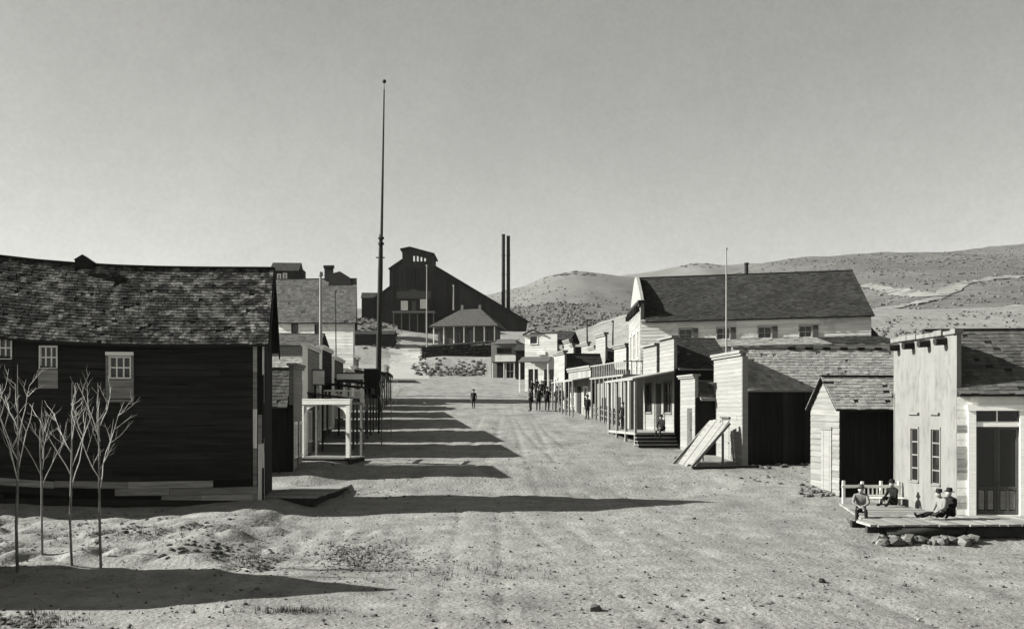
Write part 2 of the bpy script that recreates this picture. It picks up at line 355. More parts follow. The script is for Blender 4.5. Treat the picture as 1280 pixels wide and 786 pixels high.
def hit(px, py, fn=gz, d0=14, d1=1200, st=.5):       # where a sight line of the photograph meets the ground
    D = d0
    while D < d1:
        if Z(py, D) < fn(X(px, D), D):
            lo, hi = D-st*2, D
            for _ in range(9):
                m = (lo+hi)/2
                if Z(py, m) < fn(X(px, m), m): hi = m
                else: lo = m
            return Vector((X(px, hi), hi, fn(X(px, hi), hi)))
        D += st*(1 if D < 60 else 2)
    return Vector((X(px, d1), d1, fn(X(px, d1), d1)))
def axis(lo, hi, fine0, fine1, st, grow):
    a = list(np.arange(fine0, fine1, st)); d = st
    while a[-1] < hi: d *= grow; a.append(a[-1]+d)
    d = st; b = []
    x = fine0
    while x > lo: d *= grow; x -= d; b.append(x)
    return np.array(b[::-1]+a)
def sheet(name, xs, ys, fz, m, kind='structure'):
    XX, YY = np.meshgrid(xs, ys); ZZ = fz(XX.ravel(), YY.ravel()); nx, ny = len(xs), len(ys)
    co = np.stack([XX.ravel(), YY.ravel(), ZZ], 1).astype(np.float32)
    i = np.arange((nx-1)*(ny-1)); r, c = i//(nx-1), i % (nx-1); q = np.stack([r*nx+c, r*nx+c+1, (r+1)*nx+c+1, (r+1)*nx+c], 1).astype(np.int32)
    me = bpy.data.meshes.new(name); me.vertices.add(len(co)); me.vertices.foreach_set('co', co.ravel())
    me.loops.add(q.size); me.loops.foreach_set('vertex_index', q.ravel()); me.polygons.add(len(q)); me.polygons.foreach_set('loop_start', np.arange(0, q.size, 4, dtype=np.int32))
    me.update(calc_edges=True); me.validate(); me.polygons.foreach_set('use_smooth', np.ones(len(q), bool)); me.materials.append(m)
    o = bpy.data.objects.new(name, me); COL.objects.link(o); o['kind'] = kind; return o
sheet('ground', axis(-5000, 5000, -19, 19, .14, 1.07), axis(-300, 6000, 17, 50, .14, 1.022), gz_arr, M['dirt'])
def hill_fn(D0, D1, crest, back, nz, base=None):
    cx = np.array([c[0] for c in crest]); cz = np.array([c[1] for c in crest])
    def f(x, y):
        px = CX+np.asarray(x)/D1*FPX; zc = np.interp(px, cx, (HOR-cz)/FPX*D1)
        t = np.clip((y-D0)/(D1-D0), 0, 1.0); b = base if base is not None else 4.0
        s = t**1.1
        z = b-14+(zc-b+14)*s; z = np.where(y > D1, zc-(y-D1)*back, z)
        gul = np.abs(vnoise(np.asarray(x)+np.asarray(y)*.25, np.asarray(y)*.35, nz*.45, 7))*nz*.10
        return z+(vnoise(x, y, nz, 3)*nz*.10+gul+vnoise(x, y, nz*.37, 5)*nz*.05+vnoise(x, y, nz*.12, 6)*nz*.03)*np.clip(t*1.5, 0, 1)*(.45+.55*(1-t))
    return f
hC = hill_fn(130, 820, [(780, 400), (830, 375), (900, 345), (960, 327), (1000, 321), (1100, 318), (1200, 315), (1240, 310), (1280, 306), (1500, 285), (1900, 280)], .2, 60)
sheet('hill', np.arange(90, 1250, 7.0), np.arange(130, 1000, 8.0), hC, M['hillC'])
hM = hill_fn(230, 450, [(380, 420), (560, 400), (640, 384), (700, 379), (760, 381), (850, 384), (950, 400)], .15, 35, 12)
sheet('hill', np.arange(-100, 130, 2.5), np.arange(230, 540, 3.0), hM, M['hillC'])
hA = hill_fn(420, 1050, [(300, 400), (520, 385), (600, 372), (640, 361), (660, 354), (690, 343), (720, 338), (745, 341), (790, 349), (850, 356), (950, 372), (1050, 400)], .3, 80, 0)
sheet('hill', np.arange(-330, 420, 8.0), np.arange(420, 1300, 9.0), hA, M['hillA'])
hB = hill_fn(900, 2100, [(640, 380), (740, 352), (800, 341), (845, 333), (870, 329), (905, 332), (950, 330), (1000, 326), (1100, 330), (1300, 340)], .3, 140, 0)
sheet('hill', np.arange(-100, 1300, 18.0), np.arange(900, 2500, 20.0), hB, M['hillA'])
def drape(name, pts, wd, fn, m):
    mb = MB(); P = []
    for (a, b), (c, d) in zip(pts, pts[1:]):
        for k in range(6): t = k/6; P.append(hit(a+(c-a)*t, b+(d-b)*t, lambda x, y: float(fn(np.array([x]), np.array([y]))[0]), 140, 1000, 1))
    for p, q in zip(P, P[1:]):
        d = (q-p); d.z = 0
        if d.length < .01: continue
        n = Vector((-d.y, d.x, 0)).normalized(); k = len(mb.v)
        for s_ in (p, q):
            wv = wd*random.uniform(.7, 1.3)
            for sg in (-1, 1):
                x, y = s_.x+n.x*wv*sg, s_.y+n.y*wv*sg; mb.v.append((x, y, float(fn(np.array([x]), np.array([y]))[0])+.5))
        mb.f.append((k, k+1, k+3, k+2))
    return mb.build(name, m, None, kind='structure')
drape('track', [(1080, 357), (1110, 363), (1140, 368), (1172, 371)], 5.0, hC, M['track'])
drape('track', [(1175, 372), (1150, 379), (1120, 384), (1080, 391)], 4.2, hC, M['track'])
drape('track', [(1172, 371), (1205, 354), (1240, 349), (1290, 344)], 4.5, hC, M['track'])
drape('track', [(1200, 398), (1230, 392), (1290, 380)], 3.6, hC, M['track'])
mb = MB(); P = [hit(px, py, d0=100) for px, py in ((512, 474), (511, 466), (509, 458), (508, 450), (507, 443), (505, 437), (497, 431), (482, 427))]
for p, q in zip(P, P[1:]):
    for j in range(6):
        a, b = p.lerp(q, j/6), p.lerp(q, (j+1)/6); k = len(mb.v)
        for s_ in (a, b):
            wv = 3.3+.35*math.sin(s_.y*.21)+.2*math.sin(s_.y*.9)
            for i in range(7): x = s_.x+wv*(i/3-1); mb.v.append((x, s_.y, gz(x, s_.y)+.05))
        mb.f += [(k+i, k+i+1, k+i+8, k+i+7) for i in range(6)]
mb.build('path', M['road'], None, kind='structure')
# scrub on the hills: far too many to count
def scrub(name, fn, n, x0, x1, y0, y1, r0, r1, keep):
    mb = MB()
    for _ in range(n):
        y = y0+(y1-y0)*random.random()**1.2; x = random.uniform(x0, x1)
        if not keep(x, y): continue
        r = random.uniform(r0, r1); z = float(fn(np.array([x]), np.array([y]))[0]); mb.rock((x, y, z+r*.25), r, (1, 1, .75))
    return mb.build(name, M['scrub'], None, kind='stuff')
scrub('scrub', hC, 9000, 100, 640, 150, 810, .3, .95, lambda x, y: x/y < .62 and vnoise(x, y, 50, 2)+vnoise(x, y, 14, 3)*.7 > -.12)
scrub('scrub', hM, 7000, -25, 110, 240, 452, .25, .8, lambda x, y: vnoise(x, y, 22, 4)+vnoise(x, y, 7, 3)*.6 > -.16)
scrub('scrub', hA, 3000, -60, 330, 500, 1052, .4, 1.2, lambda x, y: vnoise(x, y, 90, 4)+vnoise(x, y, 25, 4)*.7 > -.1)
scrub('scrub', lambda x, y: np.array([gz(float(x[0]), float(y[0]))]), 2600, 50, 190, 88, 250, .12, .45, lambda x, y: .30 < x/y < .62 and vnoise(x, y, 18, 4)+vnoise(x, y, 5, 3)*.6 > -.1)
mb = MB()
for px0, px1, py0, py1, n in ((676, 742, 338, 345, 60), (850, 905, 329, 335, 24), (1090, 1280, 318, 330, 70), (1100, 1280, 340, 395, 80)):
    f = hA if px1 < 760 else hB if px1 < 950 else hC
    for _ in range(n):
        p = hit(random.uniform(px0, px1), random.uniform(py0, py1), lambda x, y: float(f(np.array([x]), np.array([y]))[0]), 140, 2090 if px1 < 950 and px0 > 800 else 1100, 6)
        if p.y < 1000 or px1 < 950: r = random.uniform(.5, 1.6)*p.y/800; mb.rock((p.x, p.y, p.z+r*.1), r, (1.8, 1.2, .6))
mb.build('outcrop', M['stone'], None, kind='stuff')
# ================================================================== BUILDINGS
# ---- the big dark barn on the left
def barn():
    y0, dp, x1, wd = 39.4, 4.3, X(327, 39.4), 24.0
    zb = -4.0; he, hr = Z(420, y0)-zb, Z(338, y0+dp/2)-zb
    t = thing('barn', 'long dark weathered barn with sway-backed mottled shingle roof at the left', 'barn', (x1, y0, zb), 8.5)
    sf = lambda x: -.02*min(abs(x), 13)+.42*(min(abs(x), 13)/10)**3; ds = lambda x: (-.02+.00126*x*x) if abs(x) < 13 else 0
    def sag(x, y, z): return (x, y, z+sf(min(x, 0))*(1 if z > .8 else .8))
    F = Fr(-wd, 0, 0); kk = lambda px: (px-CX)/FPX; U = lambda px: wd+(kk(px)*y0-x1)/(math.cos(R(8.5))-kk(px)*math.sin(R(8.5)))
    holes = [(U(137), U(163), he-Z(420, y0)+Z(472, y0), he-Z(420, y0)+Z(446, y0)), (U(50), U(71), he-Z(420, y0)+Z(463, y0)-.0, he-Z(420, y0)+Z(437, y0)), (U(-8), U(14), he-Z(420, y0)+Z(456, y0), he-Z(420, y0)+Z(430, y0))]
    holes = [(a, b, c+sf(wd-(a+b)/2), d+sf(wd-(a+b)/2)) for a, b, c, d in holes]
    mb = MB(); core(mb, F, 0, wd, .35, he+.05, holes); mb.fbox(Fr(0, dp, 180), 0, wd, .35, he, -.12, 0)
    for Fg, uu in ((Fr(0, 0, 90), dp), (Fr(-wd, dp, -90), dp)):
        mb.prism([Fg.p(.01, .35), Fg.p(uu-.01, .35), Fg.p(uu-.01, he), Fg.p(uu/2, hr-.05), Fg.p(.01, he)], Vector(Fg.p(0, 0, -.12))-Vector(Fg.p(0, 0, 0)))
    mb.build('wall', M['barn_core'], t)
    # clapboards one by one; the lowest courses are bare pale wood
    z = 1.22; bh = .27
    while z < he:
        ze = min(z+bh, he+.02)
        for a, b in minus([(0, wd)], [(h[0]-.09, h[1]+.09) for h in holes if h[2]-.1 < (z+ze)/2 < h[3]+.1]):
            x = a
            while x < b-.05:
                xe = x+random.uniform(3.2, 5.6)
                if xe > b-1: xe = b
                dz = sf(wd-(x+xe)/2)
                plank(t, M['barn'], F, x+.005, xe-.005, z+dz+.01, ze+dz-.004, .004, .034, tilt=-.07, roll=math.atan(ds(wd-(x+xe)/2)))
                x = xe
        z = ze
    for k in range(3):
        x = 0 if k else 0
        while x < wd-.05:
            xe = x+random.uniform(1.4, 3.4)
            if xe > wd-.9: xe = wd
            dz = sf(wd-(x+xe)/2)*.8; e = random.uniform(-.01, .02)
            if random.random() > .10: plank(t, M['lightwood'] if random.random() < .8 else M['barn'], F, x+.006, xe-.006, .38+k*.28+dz, .38+k*.28+.265+dz, .004, .04+e, tilt=-.06, roll=math.atan(ds(wd-(x+xe)/2)))
            x = xe
    sk = MB(); sk.box(-wd, .1, -.06, .02, .10, .36); sk.build('sill_beam', M['darkpaint'], t, fn=sag)
    for i in range(9):
        q = MB(); q.box(-wd+.2+i*2.95, -wd+.55+i*2.95, -.02, .3, -.35, .12); q.build('footing', M['stone'], t, fn=sag)
    for h, pa in zip(holes, (True, True, False)):
        window(t, F, h[0], h[1], h[2], h[3], M['white'], 3, 2, M['glass'], bar=.045, cas=.03, proud=.045)
        b = MB(); b.fbox(F, h[0]-.05, h[1]+.05, h[2]-.78, h[2]-.07, .036, .06); b.build('panel', M['lightwood'] if pa else M['barn'], t)
    h = holes[0]; b = MB(); b.fbox(F, h[0]-.13, h[1]+.13, h[3]+.06, h[3]+.19, .0, .14); b.build('lintel', M['white'], t)
    b = MB(); b.fbox(F, h[0]-.13, h[1]+.13, h[2]-.92, h[2]-.82, .03, .10); b.fbox(F, h[0]-.13, h[0]-.05, h[2]-.82, h[3]+.06, .03, .07); b.fbox(F, h[1]+.05, h[1]+.13, h[2]-.82, h[3]+.06, .03, .07); b.build('window_casing', M['lightwood'], t)
    # street gable: vertical boards, pale corner boards
    G = Fr(0, 0, 90); top = lambda u: he+(hr-he)*(1-abs(u-dp/2)/(dp/2))-.06
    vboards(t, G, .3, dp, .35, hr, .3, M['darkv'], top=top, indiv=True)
    for i, (u0, u1) in enumerate(((-.1, .06), (.09, .2), (.23, .34))):
        zz = .3
        while zz < he-.2:
            ze = min(zz+random.uniform(.9, 2.2), he-.1); plank(t, random.choice([M['lightwood'], M['palewood'], M['palewood'], M['darkv']]), G, u0, u1, zz, ze-.01, .036, .085, name='corner_board'); zz = ze
    for i, (u0, u1) in enumerate(((wd-.32, wd-.17), (wd-.13, wd+.02))):
        zz = .3
        while zz < he-.2:
            ze = min(zz+random.uniform(1.1, 2.6), he-.1); plank(t, random.choice([M['lightwood'], M['palewood'], M['lightwood'], M['darkv']]), F, u0, u1, zz, ze-.01, .045, .08, name='corner_board'); zz = ze
    r = gable_roof(t, -wd, 0, 0, dp, he, hr, M['barnroof'], over=.32, rk=.28, wd=.19, ex=.15, fn=sag, fascia=M['darkpaint'], th=.09)
    b = MB(); k = (hr-he)/(dp/2)
    for s in (1, -1):
        y_e = dp/2-s*(dp/2+.36); b.prism([(.285, y_e, he-.36*k-.2), (.285, dp/2, hr-.2), (.285, dp/2, hr+.11), (.285, y_e, he-.36*k+.11)], (.06, 0, 0))
    b.build('rake_board', M['darkpaint'], t)
    cx = X(133, 42)-x1; v = MB(); v.box(cx-.32, cx+.36, dp/2-.3, dp/2+.3, hr-.1, hr+.2)
    vo = v.build('roof_vent', M['darkpaint'], t, fn=sag)
    v = MB(); v.prism([(cx-.36, dp/2-.35, hr+.2), (cx+.5, dp/2-.35, hr+.1), (cx-.02, dp/2-.35, hr+.44)], (0, .7, 0)); v.build('vent_roof', M['darkpaint'], vo, fn=sag)
barn()
# ---- generic store
def store(name, label, cat, x, y, rz, w, d, zb, he, hr, wall, roof, near='h', side=None, nearholes=(), group=None, bh=.2, bw=.28, indiv=False, over=.25, ridge='x', wcore=None,
          shw=.22, she=.22, fascia=None, endm=None, rk=.2, rkl=None, rkr=None, fn=None, t=None):
    """near wall on local y=0; ridge along local x, eaves near and far"""
    t = t or thing(name, label, cat, (x, y, zb), rz, group)
    mb = MB(); N = Fr(0, 0, 0); core(mb, N, 0, w, -.5, he, nearholes)
    mb.fbox(Fr(w, d, 180), 0, w, -.5, he, -.12, 0)
    for G, k in ((Fr(w, 0, 90), rkr), (Fr(0, d, -90), rkl)):
        if k is None: mb.prism([G.p(.125, -.5), G.p(d-.125, -.5), G.p(d-.125, he), G.p(d/2, hr-.04), G.p(.125, he)], Vector(G.p(0, 0, -.1))-Vector(G.p(0, 0, 0)))
    mb.build('wall', wcore or M['barn_core'], t, fn=fn)
    if near == 'h': hboards(t, N, 0, w, -.2, he, bh, wall, nearholes, indiv=indiv, fn=fn)
    elif near == 'v': vboards(t, N, 0, w, -.3, he, bw, wall, nearholes, indiv=indiv, fn=fn)
    em = endm or wall
    cl = lambda z: (0, d) if z < he else ((z-he)/(hr-he)*d/2, d-(z-he)/(hr-he)*d/2)
    if 'L' in (side or ''): hboards(t, Fr(0, d, -90), 0, d, -.2, hr-.06, bh, em, clip=cl, fn=fn)
    if 'R' in (side or ''): hboards(t, Fr(w, 0, 90), 0, d, -.2, hr-.06, bh, em, clip=cl, fn=fn)
    gable_roof(t, 0, w, 0, d, he, hr, roof, over=over, rk=rk, rkl=rkl, rkr=rkr, wd=shw, ex=she, fn=fn, fascia=fascia)
    return t
def false_front(t, F, d, h, m, holes=(), z0=-.3, style='h', cap=.14, capm=None, bh=.22, tabs=None, fn=None, th=.16, u0=0):
    """slab on a facade frame, with its boards, window holes and a projecting cap"""
    mb = MB(); core(mb, F, u0, d, z0, h, holes, th)
    for a, b, zt in (tabs or ()): mb.fbox(F, a, b, h, zt, -th, 0)
    f = mb.build('false_front', M['gable'], t, fn=fn)
    if style == 'h': hboards(f, F, u0, d, z0, h, bh, m, holes, fn=fn)
    else: vboards(f, F, u0, d, z0, h, bh, m, holes, fn=fn)
    for a, b, zt in (tabs or ()): hboards(f, F, a, b, h+.002, zt, bh, m, fn=fn)
    c = MB()
    segs = [(u0-.12, d+.12, h)] if not tabs else [(a-.1, b+.1, zt) for a, b, zt in tabs]+[(a, b, h) for a, b in minus([(u0-.1, d+.1)], [(p-.1, q+.1) for p, q, _ in tabs])]
    for a, b, zt in segs: c.fbox(F, a, b, zt, zt+cap, -th-.1, .2); c.fbox(F, a+.02, b-.02, zt-cap, zt-.002, .001, .13)
    c.build('cornice', capm or M['front'], t, fn=fn)
    return f
# ---- adobe-like store with the corbelled parapet, right foreground
def corbel_store():
    x, y, zb = 16.0, 36.0, -3.85; d, W = 5.0, 7.5
    t = thing('corner_store', 'pale plastered store with stub-ended parapet and glazed double door at far right', 'store', (x, y, zb), 4)
    he, hr = .62-zb, 2.92-zb; hf = Z(417, 36)-zb; SK = math.tan(R(13)); fn = lambda a, b, c: (a, b-a*SK*(1-b/d*.5), c)
    N = Fr(0, 0, -13); dz0, dz1, tz0, tz1 = .04, Z(533, 36)-zb, Z(528, 36)-zb, Z(513, 36)-zb; u0, u1 = X(1218, 36)-x, X(1269, 36)-x
    mb = MB(); core(mb, N, .0, W, -.6, he, [(u0, u1, dz0, tz1)]); mb.fbox(Fr(W, d, 180), 0, W, -.6, he, -.12, 0)
    G = Fr(W, 0, 90); mb.prism([G.p(.13, -.6), G.p(d-.13, -.6), G.p(d-.13, he), G.p(d/2, hr-.05), G.p(.13, he)], (-.1, 0, 0)); mb.build('wall', M['plaster2'], t)
    L = Fr(0, d, -90); U = lambda f: d*f
    sl = [(d*.30, d*.42, 1.0, 3.05), (d*.63, d*.76, 1.0, 3.05)]
    sm = [(d*.27, d*.44, 3.60, 3.68), (d*.62, d*.76, 3.60, 3.68)]
    f = MB(); core(f, L, -.02, d+.02, -.6, hf, [(a, b, c, e) for a, b, c, e in sl], .17); fo = f.build('facade', M['plaster'], t)
    for a, b, c, e in sl: window(t, L, a, b, c, e, M['plaster'], 1, 4, M['glass'], bar=.05, cas=.07, proud=.025)
    for a, b, c, e in sm: q = MB(); q.fbox(L, a, b, c, e, .002, .09); q.build('drip_ledge', M['plaster'], t)
    # coping stones and the four stubs below them
    u = -.12
    while u < d+.1:
        ue = min(u+random.uniform(.55, .8), d+.12); e = random.uniform(-.03, .04); plank(t, M['plaster'], L, u+.008, ue-.008, hf+.001, hf+.16+e, -.20, .10+e, name='coping_stone'); u = ue
    for i in range(4):
        uu = .42+i*1.27
        q = MB(); q.tube([L.p(uu, hf-.2, -.1), L.p(uu, hf-.24, .42)], [.15, .14], 9); q.build('corbel', M['log'], t, label=None)
    # stepped corner stones by the door wall
    z = .02; k = 0
    while z < he-.25:
        hh = random.uniform(.2, .3); ww = random.choice([.42, .56, .36]); plank(t, random.choice([M['plaster2'], M['lightwood'], M['plaster2'], M['stonepale']]), N, .03, ww, z, z+hh-.015, .002, .028, name='corner_stone'); z += hh
    cl = MB()
    fr = MB()
    fr.fbox(N, u0-.26, u0, -.02, tz1, -.05, .09); fr.fbox(N, u1, u1+.26, -.02, tz1, -.05, .09); fr.fbox(N, u0-.3, u1+.3, tz1, tz1+.2, -.05, .13); fr.fbox(N, u0, u1, dz1, tz0, -.08, .06)
    fr.build('door_frame', M['white'], t)
    tr = MB(); mid = (u0+u1)/2
    tr.fbox(N, u0+.003, u1-.003, tz0+.002, tz0+.04, -.08, -.02); tr.fbox(N, mid-.02, mid+.02, tz0+.04, tz1-.003, -.08, -.02); tw = tr.build('transom', M['white'], t)
    for a, b in ((u0, mid-.02), (mid+.02, u1)): q = MB(); q.fbox(N, a+.004, b-.004, tz0+.04, tz1-.004, -.07, -.05); q.build('pane', M['glass'], tw)
    for a, b, hs in ((u0, mid, 1), (mid, u1, 0)):
        dd = MB(); h0, h1, st = dz0+.01, dz1-.005, .1
        gb = h0+1.0
        dd.fbox(N, a+.006, a+st, h0, h1, -.09, -.03); dd.fbox(N, b-st, b-.006, h0, h1, -.09, -.03); dd.fbox(N, a+st, b-st, h1-.09, h1, -.09, -.03)
        dd.fbox(N, a+st, b-st, h0, h0+.14, -.09, -.03); dd.fbox(N, a+st, b-st, gb-.12, gb, -.09, -.03); m0 = (a+b)/2; dd.fbox(N, m0-.04, m0+.04, h0+.14, gb-.12, -.09, -.03)
        do = dd.build('door', M['midpaint'], t)
        q = MB(); q.fbox(N, a+st, b-st, gb, h1-.09, -.07, -.055); q.build('pane', M['glass'], do)
        for c0, c1 in ((a+st, m0-.04), (m0+.04, b-st)): q = MB(); q.fbox(N, c0+.02, c1-.02, h0+.17, gb-.15, -.08, -.05); q.build('panel', M['gable'], do)
        q = MB(); hx = b-.05 if hs else a+.05; q.tube([N.p(hx, gb+.12, -.03), N.p(hx, gb+.12, .03)], [.02, .03], 8); q.build('handle', M['iron'], do)
    ev = MB(); ev.fbox(N, -.0, W+.2, he-.16, he-.02, .002, .10); ev.build('eave_moulding', M['midpaint'], t)
    gable_roof(t, .0, W, 0, d, he, hr, M['greyroof'], over=.22, rk=-.005, wd=.24, ex=.2, fascia=M['darkpaint'], fn=fn)
corbel_store()
def boardwalk():
    """plank platform round the pale store, on logs and loose stone"""
    zt = -3.84; t = thing('plank_platform', 'raised plank platform on logs and loose stones before the pale store', 'platform', (X(1088, 32.9), 32.9, -4.3), 2)
    o = t.location; top = zt-o.z
    x = 0
    while x < 9:                                   # front section, boards run away from the street view
        xe = x+random.uniform(.22, .32); plank(t, M['walk'], Fr(0, 0, 0), x+.006, xe-.006, top-.06, top+random.uniform(-.008, .01), -min(3.05, 1.2+x*2.4)+random.uniform(-.05, .02), .02+random.uniform(-.05, .08)); x = xe
    y = 3.2
    while y < 7.2:
        ye = y+random.uniform(.22, .32); plank(t, M['walk'], Fr(0, 0, 0), max(.75+(y-3)*.22, 0), 4.15-(y-3)*.1, top-.06, top+random.uniform(-.01, .008), -ye+.006, -y-.006); y = ye
    b = MB(); b.box(-.05, 9, .12, .3, top-.28, top-.062); b.build('joist', M['log'], t)
    b = MB(); b.box(0, 9, 1.6, 1.8, top-.28, top-.062); b.build('joist', M['log'], t)
    plank(t, M['log'], Fr(0, 0, 0), 3.3, 6.3, .03, .34, -.12, -.06, name='plank')
    for z0, x0, x1, r in ((.2, .55, 3.1, .13), (.02, 1.0, 2.9, .12), (.24, 6.2, 9.0, .11)):
        q = MB(); q.tube([(x0, .03, z0), ((x0+x1)/2, -.02, z0+.03), (x1, .05, z0)], [r, r*1.1, r*.9], 10); q.build('log', M['log'], t, smooth=True)
    for i in range(60):
        xx = random.uniform(.1, 3.3); r = random.uniform(.1, .27); q = MB(); q.rock((0, 0, 0), r)
        s = q.build('stone', M['stone'], t); wx, wy = o.x+xx, o.y-.12-random.uniform(0, .45)*(1 if i % 2 else .4); s.location = (xx, wy-o.y, gz(wx, wy)-o.z+r*.4)
    return t
boardwalk()
# ---- small gabled shed
def shed():
    x, y, zb = X(1050, 42), 42.0, -3.6; d, W = 3.0, 2.95; he, hr = -.02-zb, 1.32-zb
    t = thing('shed', 'small gabled shed with pale plank gable and dark open front', 'shed', (x, y, zb), 6)
    N, L = Fr(0, 0, 0), Fr(0, d, -90); dr = (d*.40, d*.74, .05, 2.65)
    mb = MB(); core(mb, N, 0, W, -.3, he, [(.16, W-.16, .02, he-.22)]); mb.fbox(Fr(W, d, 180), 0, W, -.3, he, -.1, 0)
    mb.prism([L.p(.125, -.3, -.03), L.p(d-.125, -.3, -.03), L.p(d-.125, he, -.03), L.p(d/2, hr-.05, -.03), L.p(.125, he, -.03)], (.08, 0, 0)); G = Fr(W, 0, 90)
    mb.prism([G.p(.125, -.3), G.p(d-.125, -.3), G.p(d-.125, he), G.p(d/2, hr-.05), G.p(.125, he)], (-.1, 0, 0)); mb.build('wall', M['barn_core'], t)
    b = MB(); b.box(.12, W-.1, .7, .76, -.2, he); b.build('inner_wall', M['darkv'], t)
    cl = lambda z: (0, d) if z < he else ((z-he)/(hr-he)*d/2, d-(z-he)/(hr-he)*d/2)
    hboards(t, L, 0, d, -.1, hr-.1, .26, M['gable'], [dr], clip=cl, indiv=True, seg=2.2)
    vboards(t, L, dr[0]-.02, dr[1]+.02, dr[2], dr[3], .26, M['front'], indiv=True, t=.05)
    plank(t, M['gable'], L, dr[0]-.08, dr[1]+.08, dr[3]+.02, dr[3]+.14, .0, .08, name='lintel')
    gable_roof(t, 0, W, 0, d, he, hr, M['paleroof'], over=.12, rk=.22, wd=.24, ex=.2, fascia=M['darkpaint'])
    return t
shed()
# ---- corner store with long pale roof and dark side wall
def long_roof_store():
    x, y, zb = X(928, 50), 50.0, -2.95; d, W = 4.6, 11.5; he, hr = Z(486, 50)-zb, Z(437, 52.3)-zb; hf = Z(441, 50)-zb
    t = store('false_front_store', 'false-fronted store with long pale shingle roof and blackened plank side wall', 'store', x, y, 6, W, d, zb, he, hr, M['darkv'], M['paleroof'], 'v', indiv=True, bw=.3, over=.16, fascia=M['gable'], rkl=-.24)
    L = Fr(0, d, -90); dr = (d*.33, d*.58, .1, 2.3)
    false_front(t, L, d, hf, M['front'], [dr], cap=.13, th=.18)
    hang_door(t, L, *dr, M['front']); q = MB(); q.fbox(L, d*.3, d*.62, 2.42, 2.5, .03, .14); q.build('drip_ledge', M['midpaint'], t)
    plank(t, M['front'], Fr(0, 0, 0), -.03, .26, -.2, hf-.15, .045, .09, name='corner_board')
    for i in range(9):
        u = 3.2+i*.95; q = MB(); q.box(u, u+.42, d/2-.16, d/2-.02, hr+.02, hr+.16); q.build('ridge_shadow_block', M['darkpaint'], t)  # dark blocks painted in place of the shadows beneath the ridge cap
    for i in range(46):
        xx = random.uniform(.3, 4.4); yy = -.15-random.random()**2*.9; r = random.uniform(.06, .17); q = MB(); q.rock((0, 0, 0), r); s = q.build('stone', M['stone'], t)
        wx, wy = x+xx, y+yy+xx*.1; s.location = (xx, yy, gz(wx, wy)-zb+r*.2)
    # slanting plank chute beside the front
    c = thing('loading_ramp', 'slanting plank ramp leaning against the false-fronted store', 'ramp', (X(868, 50), 49.4, gz(X(868, 50), 49.4)), 24)
    a0 = Vector((0, 0, .05)); x1 = 2.0; zt = Z(528, 50)-c.location.z
    Ln = math.hypot(x1, zt); ang = math.atan2(zt, x1)
    for k in range(5):
        o = bpy.data.objects.new('plank', unit(M['front'], 'plank')); COL.objects.link(o); o.parent = c
        o.location = (x1/2-.08*random.random(), .2+k*.34, zt/2+.05); o.rotation_euler = (0, -ang, 0); o.scale = (Ln*random.uniform(.93, 1.06), .32, .05)
    for k in range(8):
        f = (k+.6)/8.5; o = bpy.data.objects.new('cleat', unit(M['gable'], 'cleat')); COL.objects.link(o); o.parent = c
        o.location = (x1*f, .9, zt*f+.10); o.rotation_euler = (0, -ang, 0); o.scale = (.07, 1.65, .05)
    for s in (0, 1.75):
        q = MB(); q.beam((-.3, .02+s, 0), (x1, .02+s, zt-.04), .07, .14); q.build('stringer', M['gable'], c)
        q = MB(); q.beam((x1*.8, .05+s, -.2), (x1*.8, .05+s, zt*.76), .09); q.build('post', M['gable'], c)
    m = MB(); m.beam((0, 0, 0), (3.3, .25, .05), .2, .12); pl = tag(m.build('timber', M['log']), 'dark timber lying along the foot of the plank ramp', 'timber')
    pl.location = (X(866, 48.7), 48.9, gz(X(890, 48.9), 48.9)+.06)
long_roof_store()
